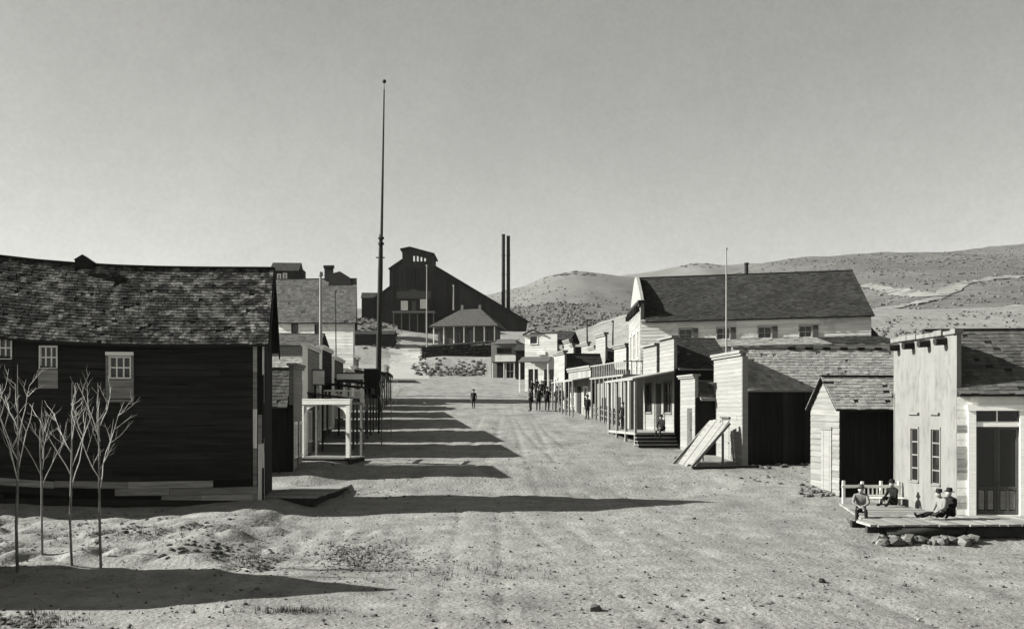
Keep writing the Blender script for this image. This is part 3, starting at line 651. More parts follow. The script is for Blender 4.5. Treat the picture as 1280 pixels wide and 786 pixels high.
# ---- the tall hall
def hall():
    x, y, zb = X(801, 72), 72.0, -.95; W, d = 15.6, 9.2; he, hr = Z(400, 72)-zb, Z(349, 76.6)-zb
    fn = lambda a, b, c: (a, b-a*.16, c+a*.012*(1 if c > 3 else max(0, c/3)))
    wx = [(X(p, 72)-x, X(q, 72)-x) for p, q in ((848, 863), (893, 908), (942, 957), (990, 1004))]
    holes = [(a, b, he-1.55, he-.72) for a, b in wx]
    t = store('meeting_hall', 'tall two-storey hall with long charcoal roof and row of small upper windows', 'hall', x, y, -1.5, W, d, zb, he, hr, M['halls'], M['hallroof'], 'h', side='R', nearholes=holes, bh=.24, over=.3, fascia=M['darkpaint'], wcore=M['gable'], fn=fn, shw=.3, she=.26, rk=.15, rkl=-.3)
    for a, b, c, e in holes:
        window(t, Fr(0, 0, 0), a, b, c, e, M['lightwood'], 2, 2, M['glass'], bar=.05, cas=.07, indiv=False, fn=fn)
        q = MB(); q.fbox(Fr(0, 0, 0), b+.09, b+.42, c-.03, e+.04, .045, .09); q.build('window_side_shade', M['midpaint'], t, fn=fn)  # grey strip stands for the shading on each window's right
    b = MB(); b.fbox(Fr(0, 0, 0), -.0, W, he-.22, he-.06, .04, .12); b.build('eave_board', M['gable'], t, fn=fn)
    L = Fr(0, d, -90); ht = Z(379, 72)-zb
    fh = [(d*.12, d*.24, 4.6, 6.6), (d*.42, d*.58, 4.6, 6.6), (d*.76, d*.88, 4.6, 6.6)]
    f = false_front(t, L, d, ht, M['frontw'], fh, cap=.22, capm=M['darkpaint'], th=.24)
    for h in fh: window(t, L, *h, M['white'], 2, 2, M['paleglass'], indiv=False)
    q = MB(); zt = Z(346, 76)-zb
    q.prism([L.p(d*.04, ht+.22, -.05), L.p(d*.96, ht+.22, -.05), L.p(d*.86, ht+.9, -.05), L.p(d*.62, zt-.25, -.05), L.p(d*.56, zt, -.05), L.p(d*.44, zt, -.05), L.p(d*.38, zt-.25, -.05), L.p(d*.14, ht+.9, -.05)], (.22, 0, 0)); q.build('gable_parapet', M['frontw'], t)
    for i in range(8): q = MB(); q.fbox(L, .4+i*1.15, .62+i*1.15, ht-.55, ht-.16, .035, .34); q.build('cornice_bracket', M['darkpaint'], t)
    q = MB(); cx = X(929, 76)-x; q.tube([(cx, d/2+.3, hr+.1), (cx, d/2+.3, hr+.85)], [.14, .14], 10); q.tube([(cx, d/2+.3, hr+.86), (cx, d/2+.3, hr+.98)], [.2, .16], 10); q.build('stovepipe', M['iron'], t, fn=fn)
    # lean-to along the near side
    l = MB(); z0 = Z(437, 68)-zb; z1 = Z(429, 72)-zb; x0, x1 = X(838, 72)-x, X(1082, 72)-x
    l.prism([(x0, -4, z0), (x0, -.05, z1), (x0, -.05, z1+.1), (x0, -4, z0+.1)], (x1-x0, 0, 0)); r = l.build('lean_to_roof', M['gable'], t, fn=fn)
    shingles(r, (x0, -4, z0+.1), ((x1-x0)*.7, 0, 0), (0, 3.95, z1-z0), M['paleroof'], .35, .3, fn=fn); shingles(r, (x0+(x1-x0)*.7, -4, z0+.1), ((x1-x0)*.3, 0, 0), (0, 3.95, z1-z0), M['darkroof'], .35, .3, fn=fn)
    l = MB(); core(l, Fr(x0+.2, -3.8, 0), 0, x1-x0-.4, -1.2, z0); l.build('lean_to_wall', M['gable'], t, fn=fn)
    hboards(t, Fr(x0+.2, -3.8, 0), 0, x1-x0-.4, -.6, z0, .26, M['halls'], fn=fn)
    return t
hall()
q = store('rear_shed', 'dark gable-roofed shed beyond the right end of the hall', 'shed', X(1080, 72), 73, 2, 1.6, 6, 1.5, 3.3, 4.9, M['darkv'], M['darkroof'], 'h')
# ---- porch store
def porch_store():
    x, y, zb = X(843, 58), 58.0, -2.15; d, W = 6.6, 3.4; he, hr = Z(461, 58)-zb, Z(424, 61.3)-zb
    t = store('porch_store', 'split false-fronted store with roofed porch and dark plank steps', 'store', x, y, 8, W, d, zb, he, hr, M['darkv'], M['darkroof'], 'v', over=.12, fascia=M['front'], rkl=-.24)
    L = Fr(0, d, -90); h1 = Z(424, 58)-zb; fz = .75
    holes = [(d*.08, d*.30, fz+1.1, fz+2.9), (d*.43, d*.60, fz, fz+2.9), (d*.70, d*.93, fz+1.1, fz+2.9)]
    mb = MB(); core(mb, L, 0, d*.46, -.3, h1-.1, [h for h in holes if h[1] < d*.46]+[(d*.43, d*.461, fz, fz+2.9)], .16); core(mb, L, d*.56, d, -.3, h1+.1, [h for h in holes if h[0] > d*.6]+[(d*.559, d*.60, fz, fz+2.9)], .16); mb.fbox(L, d*.46, d*.56, fz+2.9, he-.2, -.15, -.02)
    f = mb.build('false_front', M['gable'], t)
    hboards(f, L, 0, d*.46, -.3, h1-.1, .22, M['front'], holes); hboards(f, L, d*.56, d, -.3, h1+.1, .22, M['front'], holes)
    c = MB(); c.fbox(L, -.1, d*.47, h1-.1, h1+.02, -.25, .2); c.fbox(L, d*.55, d+.1, h1+.1, h1+.22, -.25, .2); c.build('cornice', M['gable'], t)
    window(t, L, *holes[0], M['midpaint'], 2, 3, indiv=False); window(t, L, *holes[2], M['midpaint'], 2, 3, indiv=False)
    hang_door(t, L, *holes[1], M['darkpaint'])
    pw = 2.35; dk = MB(); dk.fbox(L, 0, d, fz-.14, fz, .02, pw); dk.build('porch_floor', M['walk'], t)
    r = MB(); zr = Z(463, 58)-zb; zo = Z(473, 58)-zb
    r.hexa([L.p(-.2, zr-.09, .05), L.p(d+.2, zr-.09, .05), L.p(d+.2, zo-.09, pw+.2), L.p(-.2, zo-.09, pw+.2), L.p(-.2, zr, .05), L.p(d+.2, zr, .05), L.p(d+.2, zo, pw+.2), L.p(-.2, zo, pw+.2)]); r.build('porch_roof', M['frontw'], t)
    for u in (.08, d*.33, d*.66, d-.08): q = MB(); q.fbox(L, u-.07, u+.07, -.25, zo-.1, pw-.12, pw+.02); q.build('porch_post', M['frontw'], t)
    for k in range(5):
        plank(t, M['gable'], Fr(-pw, 0, 0), -.05, pw-.05, -.16+k*.2, -.11+k*.2, .03, .32+.22*(4-k), name='step')
        plank(t, M['darkpaint'], Fr(-pw, 0, 0), -.04, pw-.06, -.33+k*.2, -.162+k*.2, .25+.22*(4-k), .28+.22*(4-k), name='riser')
    return t
porch_store()
t = store('narrow_store', 'narrow pale store front with one tall door beside the porch', 'store', X(868, 54.5), 54.2, 8, 2.4, 2.6, -2.45, Z(497, 54.5)+2.45, Z(478, 56)+2.45, M['darkv'], M['greyroof'], 'v', fascia=M['gable'], rkl=-.24)
L = Fr(0, 2.6, -90); false_front(t, L, 2.6, Z(470, 54.5)+2.45, M['front'], [(1.3, 2.05, .1, 2.5)], cap=.1, z0=-.2); hang_door(t, L, 1.3, 2.05, .1, 2.5, M['midpaint'])
# ---- board-fronted store with a railed balcony
def balcony_store():
    x, y, zb = X(788, 66.5), 66.5, -1.5; d, W = 8.4, 1.6; h = Z(470, 66.5)-zb
    t = thing('boarded_store', 'board-fronted store with picket-railed balcony roof below the hall', 'store', (x, y, zb), 10)
    L = Fr(0, d, -90); N = Fr(0, 0, 0); hl = [(d*.15, d*.27, .1, 2.2), (d*.62, d*.74, .1, 2.2)]
    mb = MB(); core(mb, L, 0, d, -.6, h, hl); mb.fbox(N, .13, W, -.6, h, -.12, 0); mb.fbox(Fr(W, d, 180), .0, W-.13, -.6, h, -.12, 0); mb.build('wall', M['barn_core'], t)
    vboards(t, L, 0, d, -.5, h, .26, M['frontv'], hl); vboards(t, N, 0, W, -.5, h, .26, M['frontv'])
    for q in hl: hang_door(t, L, *q, M['darkpaint'])
    b = MB(); b.box(-.6, W+1.2, -.3, d+.2, h, h+.12); b.build('balcony_floor', M['front'], t)
    r = MB(); r.box(-.55, -.49, -.25, d+.15, h+.95, h+1.02); r.box(-.55, W+1, -.25, -.19, h+.95, h+1.02); r.build('rail', M['frontw'], t)
    k = 0
    for i in range(18): u = -.2+i*.47; plank(t, M['front'], Fr(-.52, u, -90), 0, .09, h+.12, h+.95, -.02, .02, name='baluster')
    for i in range(8): plank(t, M['whitewall'], Fr(-.4+i*.36, -.22, 0), 0, .09, h+.12, h+.95, -.02, .02, name='baluster')
    for i in range(8): q = MB(); q.fbox(L, .1+i*1.15, .2+i*1.15, -.6, h-.002, .45, .55); q.build('porch_post', M['frontw'], t)
    return t
balcony_store()
def tab_store(name, label, px0, D, d, ytop, rz, W, m=M['front'], tabs=None, rise=None, style='h', door=True, rm=None):
    x = X(px0, D); zb = float(smooth_gz(np.array([x]), np.array([D]))[0])-.05; h = Z(ytop, D)-zb
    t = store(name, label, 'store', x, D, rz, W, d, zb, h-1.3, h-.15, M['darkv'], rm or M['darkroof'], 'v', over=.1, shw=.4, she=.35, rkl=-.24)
    L = Fr(0, d, -90); hl = [(d*.4, d*.58, .1, 2.4), (d*.12, d*.28, .9, 2.3), (d*.7, d*.87, .9, 2.3)] if d > 3.5 else [(d*.35, d*.65, .1, 2.4)]
    if h > 5.4 and d > 5: hl += [(d*.15, d*.27, h-2.4, h-1.2), (d*.72, d*.85, h-2.4, h-1.2)]
    tb = [(a*d, b*d, h+e) for a, b, e in tabs] if tabs else None
    false_front(t, L, d, h, m, hl, tabs=tb, cap=.16, capm=M['gable'], style=style, bh=.25)
    for i, q in enumerate(hl):
        if i == 0: hang_door(t, L, *q, M['darkpaint'])
        else: window(t, L, *q, M['white'], 2, 2, M['glass'], indiv=False)
    return t
pf = tab_store('plank_front_store', 'low plank-fronted store with ragged top beyond the balcony', 739, 75.5, 6.8, 459, 11, 4, style='v', m=M['frontv'])
L = Fr(0, 6.8, -90); q = MB(); q.hexa([L.p(-.1, 3.0, .04), L.p(6.9, 3.0, .04), L.p(6.9, 2.75, 1.5), L.p(-.1, 2.75, 1.5), L.p(-.1, 3.08, .04), L.p(6.9, 3.08, .04), L.p(6.9, 2.83, 1.5), L.p(-.1, 2.83, 1.5)]); q.build('awning', M['frontw'], pf)
for i in range(7): q = MB(); q.fbox(L, .05+i*1.1, .15+i*1.1, -.5, 2.76, 1.36, 1.46); q.build('awning_post', M['frontw'], pf)
tab_store('stepped_front_store', 'two-storey store with stepped false front and dark-capped tabs', 757, 86.5, 8.0, 431, 11, 6, tabs=[(.0, .3, .5), (.62, 1, .95)])
tab_store('white_capped_store', 'narrow white-capped false front just left of the hall', 783, 82.5, 3.4, 431, 11, 4, m=M['frontw'])
tab_store('slim_front_store', 'slim tall pale false front behind the standing men', 706, 84.5, 2.2, 440, 11, 3.2, m=M['frontw'])
tab_store('square_front_store', 'pale square-topped store behind the ragged-topped one', 717, 97, 5.0, 431, 11, 4, tabs=[(.25, .75, .5)])
tab_store('distant_front_store', 'farthest pale false front of the right row, by the white store', 704, 105, 4.0, 441, 11, 4, m=M['frontw'])
# ---- street end
def end_house():
    D = 118; x, zb = X(656, D), 1.9; W, d = 3.9, 7; h = Z(431, D)-zb
    t = thing('gabled_store', 'white two-storey store with open upper window and awning at the street end', 'store', (x, D, zb), -14)
    N = Fr(0, 0, 0); up = [(.65, 1.5, h+.1, h+1.0)]; lo = [(.5, 1.55, .05, 2.7), (2.3, 3.5, .05, 2.7)]
    zt = Z(415, D)-zb; mb = MB(); core(mb, N, 0, W, -.5, zt-.3, lo+up+[(.6, 3.3, h-.9, h-.55)]); mb.fbox(Fr(0, d, -90), 0, d-.13, -.5, h, -.1, 0); mb.fbox(Fr(W, 0, 90), .13, d, -.5, h, -.1, 0)
    mb.build('wall', M['gable'], t)
    hboards(t, N, 0, W, -.3, zt-.3, .25, M['whitewall'], lo+up)
    c = MB(); c.prism([N.p(-.2, zt-.45, .06), N.p(1.0, zt+.12, .06), N.p(W*.52, zt-.3, .06), N.p(W*.52, zt-.1, .06), N.p(1.0, zt+.3, .06), N.p(-.2, zt-.25, .06)], (0, -.2, 0)); c.build('cornice', M['darkpaint'], t)
    window(t, N, *up[0], M['white'], 1, 1, indiv=False); window(t, N, *lo[1], M['white'], 2, 2, indiv=False); hang_door(t, N, *lo[0], M['darkpaint'])
    gable_roof(t, -.0, W+1.4, .1, d, h+.4, zt+.1, M['darkroof'], over=-.02, rk=.1, wd=.5, ex=.45)
    a = MB(); z1, z0 = Z(447, D)-zb, Z(454, D)-zb
    a.hexa([N.p(-.3, z1, .04), N.p(W-.6, z1, .04), N.p(W-.6, z0, 2.2), N.p(-.3, z0, 2.2), N.p(-.3, z1+.1, .04), N.p(W-.6, z1+.1, .04), N.p(W-.6, z0+.1, 2.2), N.p(-.3, z0+.1, 2.2)]); a.build('awning', M['midpaint'], t)
    for u in (-.2, 1.5, W-.75): q = MB(); q.fbox(N, u, u+.13, -.4, z0, 2.0, 2.13); q.build('awning_post', M['whitewall'], t)
    s = MB(); s.fbox(N, 1.6, 2.5, h-1.2, h-.8, .05, .1); s.build('sign_board', M['white'], t)
end_house()
def awning_shop():
    D = 144; x, zb = X(614, D), 4.1; W, d = 3.6, 6; h = Z(428, D)-zb
    t = thing('awning_shop', 'small two-storey shop with flat grey awning roof right of the rocks', 'shop', (x, D, zb), -10)
    N = Fr(0, 0, 0); hl = [(.9, 1.9, .05, 2.4), (2.2, 3.3, .05, 2.4), (.9, 2.9, h-1.5, h-.8)]
    mb = MB(); core(mb, N, 0, W, -.5, h, hl); mb.fbox(Fr(0, d, -90), 0, d-.13, -.5, h, -.1, 0); mb.fbox(Fr(W, 0, 90), .13, d, -.5, h+.3, -.1, 0); mb.box(.12, W-.12, .13, d-.1, h-.15, h-.02); mb.build('wall', M['gable'], t)
    hboards(t, N, 0, W, -.2, h, .26, M['front'], hl)
    hang_door(t, N, *hl[0], M['darkpaint']); window(t, N, *hl[1], M['white'], 2, 2, indiv=False); window(t, N, *hl[2], M['darkpaint'], 3, 1, indiv=False)
    r = MB(); r.hexa([N.p(.5, h-.3, .6), N.p(W+.2, h-.3, .6), N.p(W+.2, h+.5, -2.2), N.p(.5, h+.5, -2.2), N.p(.5, h-.2, .6), N.p(W+.2, h-.2, .6), N.p(W+.2, h+.6, -2.2), N.p(.5, h+.6, -2.2)]); r.build('roof', M['greyroof'], t)
    a = MB(); a.fbox(N, .6, W, 2.6, 3.5, .06, .14); a.build('sign_board', M['whitewall'], t)
    a = MB(); a.fbox(N, .4, W+.2, 2.4, 2.5, .06, 1.8); a.build('awning', M['midpaint'], t)
    for u in (.45, 2.1, W): q = MB(); q.fbox(N, u, u+.12, -.3, 2.4, 1.6, 1.72); q.build('awning_post', M['whitewall'], t)
awning_shop()
t = store('dark_shed', 'dark lean shed wedged between the awning shop and white store', 'shed', X(645, 139), 139, -5, 2.2, 5, 3.8, 4.2, 5.2, M['darkv'], M['darkroof'], 'v', shw=.5, she=.5)
# ---- hipped cottage on the terrace, wall and rocks below it
def cottage():
    D = 206; x0, x1 = X(541, D), X(620, D); zb = Z(430, D); W, d = x1-x0, 10
    t = thing('hipped_cottage', 'hip-roofed cottage with white-posted porch on the terrace below the mill', 'house', (x0, D, zb), -9)
    N = Fr(0, 2.0, 0); h = Z(408, D)-zb; hl = [(1.2+i*3.0, 2.4+i*3.0, .6, h-.7) for i in range(4)]
    mb = MB(); core(mb, N, .6, W-.6, -1.2, h, hl); mb.fbox(Fr(.6, d, -90), 0, d-2.13, -1.2, h, -.12, 0); mb.fbox(Fr(W-.6, 2, 90), .13, d-2, -1.2, h, -.12, 0); mb.build('wall', M['midpaint'], t)
    for q in hl: window(t, N, *q, M['midpaint'], 2, 2, indiv=False)
    f = MB(); f.box(-.1, W+.1, -.2, 2.1, -1.4, 0); f.build('porch_floor', M['front'], t)
    for i in range(7): q = MB(); u = .15+i*(W-.3)/6; q.box(u-.11, u+.11, .05, .25, 0, h-.12); q.build('porch_post', M['white'], t)
    zr = Z(387, D+5)-zb; a, b, c, e = -.7, W+.7, -.6, d+.6; r0, r1, rm = W*.38, W*.70, d/2
    r = MB(); r.add([(a, c, h), (b, c, h), (b, e, h), (a, e, h), (r0, rm, zr), (r1, rm, zr), (a, c, h-.15), (b, c, h-.15), (b, e, h-.15), (a, e, h-.15)], [(0, 1, 5, 4), (1, 2, 5), (2, 3, 4, 5), (3, 0, 4), (0, 6, 7, 1), (1, 7, 8, 2), (2, 8, 9, 3), (3, 9, 6, 0), (6, 9, 8, 7)]); ro = r.build('roof', M['greyroof'], t)
    s = MB(); k = 0
    for row in range(9):
        f0 = row/9; xa, xb = a+(r0-a)*f0, b+(r1-b)*f0; yy = c+(rm-c)*f0; zz = h+(zr-h)*f0; u = xa
        while u < xb: s.box(u+.01, min(u+.6, xb)-.01, yy-.02, yy+.5, zz+.02, zz+.09); u += .6
    s.build('shingle_courses', M['greyroof'], ro, kind='stuff')
    for u in (r0+.2, r1-.2): q = MB(); q.box(u-.25, u+.25, rm-.25, rm+.25, zr-.2, zr+.85); q.build('chimney', M['gable'], t)
cottage()
def dry_wall():
    D = 198; a, b = Vector((X(527, D), D, 0)), Vector((X(617, D), D+1.5, 0))
    t = thing('retaining_wall', 'dark stone retaining wall with pale top under the cottage', 'wall', (a.x, a.y, Z(452, D)))
    mb = MB(); n = 34; lb = Z(452, D)
    z0, z1 = 0, Z(433, D)-lb
    L = b.x-a.x; core(mb, Fr(0, .4, 0), 0, L, -1, z1+.3); mb.build('backing', M['darkpaint'], t)
    s = MB()
    for r in range(7):
        u = -.3*random.random()
        while u < L:
            w_ = random.uniform(.5, 1.0); zb_ = -.8+r*(z1+1)/7+u/L*1.0; s.rock((u+w_/2, .1, zb_+.25), w_*.62, (1, .6, .55)); u += w_
    s.build('stone_courses', mat('dark_stone', .07, .4, 2, .5, island=True), t, kind='stuff')
    c = MB(); c.hexa([(-.2, -.1, z1-.1), (L+.2, -.1, z1+.9), (L+.2, 3.5, z1+.9), (-.2, 3.5, z1-.1), (-.2, -.1, z1+.15), (L+.2, -.1, z1+1.2), (L+.2, 3.5, z1+1.2), (-.2, 3.5, z1+.15)]); c.build('coping', M['plaster'], t)
dry_wall()
rk = MB()
for _ in range(260):
    p = hit(random.uniform(515, 606), 470-abs(random.gauss(0, 9)), d0=100, st=1); r = random.uniform(.12, .5); rk.rock((p.x, p.y, p.z+r*.2), r)
for _ in range(220):
    p = hit(random.uniform(436, 500), random.uniform(386, 436), d0=100, st=1); r = random.uniform(.15, .6); rk.rock((p.x, p.y, p.z+r*.2), r)
rk.build('rubble', M['stone'], None, kind='stuff')
# ---- the mine mill and its stacks
def mill():
    D = 262; P = lambda a, b: (X(a, D), Z(b, D)); zb = 18.0
    t = thing('mine_mill', 'great dark stamp mill with long sloping roof and boxy roof monitor', 'mill', (X(560, D), D, zb), 0)
    ox = X(560, D)
    out = [(470, 424), (470, 374), (478, 368), (489, 360), (489, 337), (502, 328), (541, 331), (545, 336), (656, 402), (656, 424)]
    pts = [(P(a, b)[0]-ox, 0, P(a, b)[1]-zb) for a, b in out]
    mb = MB(); mb.prism(pts, (0, 34, 0)); mb.build('hull', M['mill'], t)
    roof = MB()
    for (a, b) in ((1, 3), (4, 5), (7, 8)):
        p, q = Vector(pts[a]), Vector(pts[b]); dd = (q-p).normalized(); n = Vector((-dd.z, 0, dd.x)); n = n if n.z > 0 else -n
        roof.prism([p-dd*.5+n*.02-Vector((0, .7, 0)), q+dd*.6+n*.02-Vector((0, .7, 0)), q+dd*.6+n*.6-Vector((0, .7, 0)), p-dd*.5+n*.6-Vector((0, .7, 0))], (0, 35.4, 0))
    roof.build('roof', M['iron'], t)
    # vertical cladding strips on the face
    cl = MB(); xs = sorted(p[0] for p in pts); u = pts[0][0]+.1
    oz = [(p[0], p[2]) for p in pts[1:9]]
    while u < pts[-1][0]-.3:
        zt = np.interp(u+.6, [o[0] for o in oz], [o[1] for o in oz]); cl.box(u, u+1.05, -.12-random.random()*.08, 0, 0, zt-.5); u += 1.15
    cl.build('cladding', M['mill'], t, kind='stuff')
    m = MB(); a, b = P(503, 331), P(541, 312); a2 = P(541, 319); x0, x1 = a[0]-ox, b[0]-ox; z0 = P(0, 336)[1]-zb
    mo = MB(); Fm = Fr(x0, -.4, 0); wl = x1-x0; ztl, ztr = P(0, 313)[1]-zb, P(0, 319)[1]-zb
    hl = [(wl*.36+i*wl*.12, wl*.36+i*wl*.12+.45, P(0, 327)[1]-zb, P(0, 320)[1]-zb) for i in range(4)]
    core(mo, Fm, 0, wl, z0, ztr-.1, hl, .3); mo.prism([(x0, -.4, ztr-.1), (x1, -.4, ztr-.1), (x1, -.4, ztr), (x0+wl*.25, -.4, ztl+.4), (x0, -.4, ztl)], (0, .3, 0))
    mo.box(x0, x0+.3, -.1, 11, z0, ztl); mo.box(x1-.3, x1, -.1, 11, z0, ztr); mm = mo.build('roof_monitor', M['mill'], t)
    r = MB(); r.prism([(x0-.5, -.8, ztl), (x0+wl*.25, -.8, ztl+.5), (x1+.5, -.8, ztr-.05), (x1+.5, -.8, ztr+.4), (x0+wl*.25, -.8, ztl+.9), (x0-.5, -.8, ztl+.4)], (0, 12.4, 0)); r.build('monitor_roof', M['iron'], mm)
    # office front built against the mill face
    D2 = 252; f = thing('mill_office', 'small timber office with a sign board and two bright windows against the mill', 'office', (X(497, D2), D2, Z(412, D2)), 0)
    N = Fr(0, 0, 0); wl = X(537, D2)-X(497, D2); z = lambda py: Z(py, D2)-Z(412, D2)
    hl = [(X(502, D2)-X(497, D2), X(509, D2)-X(497, D2), z(387), z(377)), (X(526, D2)-X(497, D2), X(533, D2)-X(497, D2), z(385), z(375)), (wl*.44, wl*.58, z(390), z(376))]
    mb = MB(); core(mb, N, 0, wl, -2.5, z(366), hl, .2); mb.box(0, .2, .2, 9, -2.5, z(366)); mb.box(wl-.2, wl, .2, 9, -2.5, z(366)); mb.box(.2, wl-.2, .2, 9, z(368), z(366)-.02); mb.build('wall', M['darkpaint'], f)
    for q in hl[:2]: window(f, N, *q, M['white'], 1, 2, mat('bright_blind', .6, .1, 2, 0), indiv=False, cas=.15)
    hang_door(f, N, *hl[2], M['midpaint'])
    s = MB(); s.fbox(N, -.2, wl+.3, z(373), z(364), .05, .2); s.prism([N.p(wl*.3, z(364), .05), N.p(wl*.7, z(364), .05), N.p(wl*.5, z(361), .05)], (0, -.15, 0)); s.build('sign_board', M['midpaint'], f)
    b = MB(); b.fbox(N, -1, wl+1.5, z(392), z(390), .05, 3); b.build('porch_floor', M['gable'], f)
    for i in range(6): q = MB(); u = -.8+i*(wl+1.9)/5; q.fbox(N, u, u+.2, -3, z(392), 2.6, 2.8); q.build('porch_post', M['gable'], f)
    for i, (px, y0) in enumerate(((629.2, 291), (635.4, 293))):
        s = MB(); x, DD = X(px, 266), 266; s.tube([(0, 0, 0), (0, 0, Z(y0, DD)-Z(386, DD)-.4), (0, 0, Z(y0, DD)-Z(386, DD))], [.5, .46, .5], 14)
        st = thing('smokestack', ['left and slightly taller of two thin black smokestacks on the mill', 'right and slightly shorter of two thin black smokestacks on the mill'][i], 'smokestack', (x, DD, Z(388, DD)-0), 0, 'twin smokestacks on the mill')
        s.build('stack_pipe', M['iron'], st, smooth=False)
        for k in range(3): b = MB(); b.tube([(0, 0, 4.5+k*5), (0, 0, 4.7+k*5)], [.56, .56], 14); b.build('band', M['iron'], st)
mill()
# ================================================================== LEFT SIDE OF THE STREET
def lx(D): return -10.6-.072*(D-48)                     # the line of the left store fronts
def left_store(name, label, D, d, ytop, w, roofm, rise=1.2, wall=None, fm=None, awn=2.4, ah=2.9, sign=None, roofdrop=1.0, trim=True, tabs=None, ann=True, dx=0):
    xr = lx(D)+dx; rz = 4.1; zb = float(smooth_gz(np.array([xr]), np.array([D]))[0])+.02
    c = math.cos(R(rz)); x, y = xr-w*c, D-w*math.sin(R(rz)); h = Z(ytop, D)-zb
    t = store(name, label, 'store', x, y, rz, w, d, zb, h-roofdrop-rise, h-roofdrop, wall or M['darkv'], roofm, 'v', over=.15, rk=.05, rkr=-.26, indiv=D < 52, bw=.3)
    G = Fr(w, 0, 90); hl = [(d*.40, d*.58, .15, 2.35), (d*.10, d*.32, .7, 2.2), (d*.67, d*.90, .7, 2.2)]
    tb = [(a*d, b*d, h+e) for a, b, e in tabs] if tabs else None
    false_front(t, G, d, h, fm or M['front'], hl, cap=.13, capm=M['whitewall'] if trim else M['gable'], tabs=tb, th=.2)
    hang_door(t, G, *hl[0], M['midpaint'])
    for q in hl[1:]: window(t, G, *q, M['white'], 2, 2, M['glass'], indiv=False, cas=.12)
    if trim: q = MB(); q.fbox(Fr(w, 0, 0), -.22, .05, -.2, h, .0, .06); q.build('corner_board', M['white'], t)
    if awn:
        k = MB(); k.fbox(G, -.05, d+.05, -.25, .06, .2, awn+.1); k.build('boardwalk', M['walk'], t)
        a = MB(); a.hexa([G.p(-.1, ah+.32, .03), G.p(d+.1, ah+.32, .03), G.p(d+.1, ah, awn+.15), G.p(-.1, ah, awn+.15), G.p(-.1, ah+.42, .03), G.p(d+.1, ah+.42, .03), G.p(d+.1, ah+.1, awn+.15), G.p(-.1, ah+.1, awn+.15)]); a.build('awning', M['darkpaint'], t)
        for u in (.05, d*.5, d-.15): q = MB(); q.fbox(G, u, u+.12, -.2, ah, awn-.12, awn); q.build('awning_post', M['midpaint'], t)
        if ann: q = MB(); q.fbox(G, -.1, d+.1, ah-.28, ah+.02, awn+.155, awn+.19); q.build('fascia_board', M['darkpaint'], t)
    return t
t = left_store('dark_plank_store', 'store with black vertical plank side wall next to the barn', 47.3, 2.9, 457, 7.5, M['greyroof'], rise=1.7, awn=0, roofdrop=.15, dx=.2, trim=False)
left_store('pale_roof_store', 'pale-roofed store with white-capped front beyond the plank store', 53.6, 5.4, 432, 8, M['paleroof'], rise=1.6, awn=2.3, roofdrop=.5)
left_store('awning_store', 'tall store with dark awning over its walk left of the mast', 60.2, 5.6, 434, 9, M['greyroof'], rise=1.5, awn=2.8, ah=3.1, fm=M['darkv'])
left_store('dim_store', 'dim store with deep awning fourth along the left side', 67.2, 6.4, 447, 8, M['greyroof'], awn=2.9, fm=M['midpaint'])
left_store('squat_store', 'squat pale store fifth along the left side of the street', 75.0, 5.4, 462, 8, M['greyroof'], awn=2.4)
left_store('stepped_top_store', 'store with raised middle of its false front far along the left side', 83.0, 6.6, 459, 8, M['darkroof'], awn=2.4, tabs=[(.3, .7, .9)])
left_store('distant_store', 'last low store on the left before the bare lot', 94.0, 7.0, 467, 8, M['darkroof'], awn=2.2)
left_store('lone_store', 'lone low store on the left beyond the mast', 132.0, 7.0, 457, 8, M['darkroof'], awn=0)
# white portal over the walk
def portal():
    D = 50.8; x0, x1 = X(375, D), X(441, D); zb = float(smooth_gz(np.array([x0]), np.array([D]))[0]); 
    t = thing('porch_portal', 'white timber portal with curved braces standing over the boardwalk', 'portal', (x0, D, zb), -13)
    N = Fr(0, 0, 0); wl = x1-x0; h = Z(500, D)-zb
    for u in (0, wl-.2): q = MB(); q.fbox(N, u, u+.2, -.3, h-.22, -.2, .0); q.build('post', M['white'], t)
    q = MB(); q.fbox(N, -.02, wl+.02, h-.22, h, -.22, .02); q.build('beam', M['white'], t)
    q = MB(); q.fbox(N, -.03, wl+.06, h, h+.07, -.26, .028); q.build('cap_board', M['white'], t)
    for s in (0, 1):
        pts = [(.202, h-.222)]+[(.202+1.02*(1-math.cos(a)), h-.222-.62*(1-math.sin(a))) for a in [i*math.pi/20 for i in range(11)]]
        pts = [(p if s == 0 else wl-p, q_) for p, q_ in pts]
        q = MB(); q.prism([N.p(a, b, -.03) for a, b in pts], (0, .16, 0)); q.build('brace', M['white'], t)
    for u in (0.02, wl-.16): q = MB(); q.fbox(N, u, u+.11, -.3, h-.1, -1.9, -1.79); q.build('post', M['gable'], t)
    for u in (0.02, wl-.16): q = MB(); q.fbox(N, u, u+.11, h-.22, h-.1, -1.79, -.23); q.build('side_beam', M['gable'], t)
    f = MB()
    for k in range(8): plank(t, M['walk'], N, .0, wl+.1, .12, .19+random.uniform(-.01, .01), -.10-k*.25, .13-k*.25, name='plank')
    f = MB(); f.fbox(N, 0, wl+.06, -.3, .115, .02, .1); f.fbox(N, wl-.05, wl+.05, -.3, .115, -1.95, .02); f.build('skirt_board', M['log'], t)
portal()
# long plank walk from the barn towards the portal
t = thing('boardwalk', 'low plank walk running from the barn corner past the dark plank store', 'boardwalk', (-10.1, 39.9, gz(-9, 40)), -4)
for k in range(32): plank(t, M['walk'], Fr(0, 0, 0), .25, 2.3+random.uniform(-.04, .06), .10, .17+random.uniform(-.01, .012), -.27-k*.27, -.01-k*.27)
q = MB(); q.box(.3, 2.2, .0, .09, -.5, .1); q.box(2.1, 2.22, .09, 8.6, -.5, .1); q.build('joist', M['log'], t)
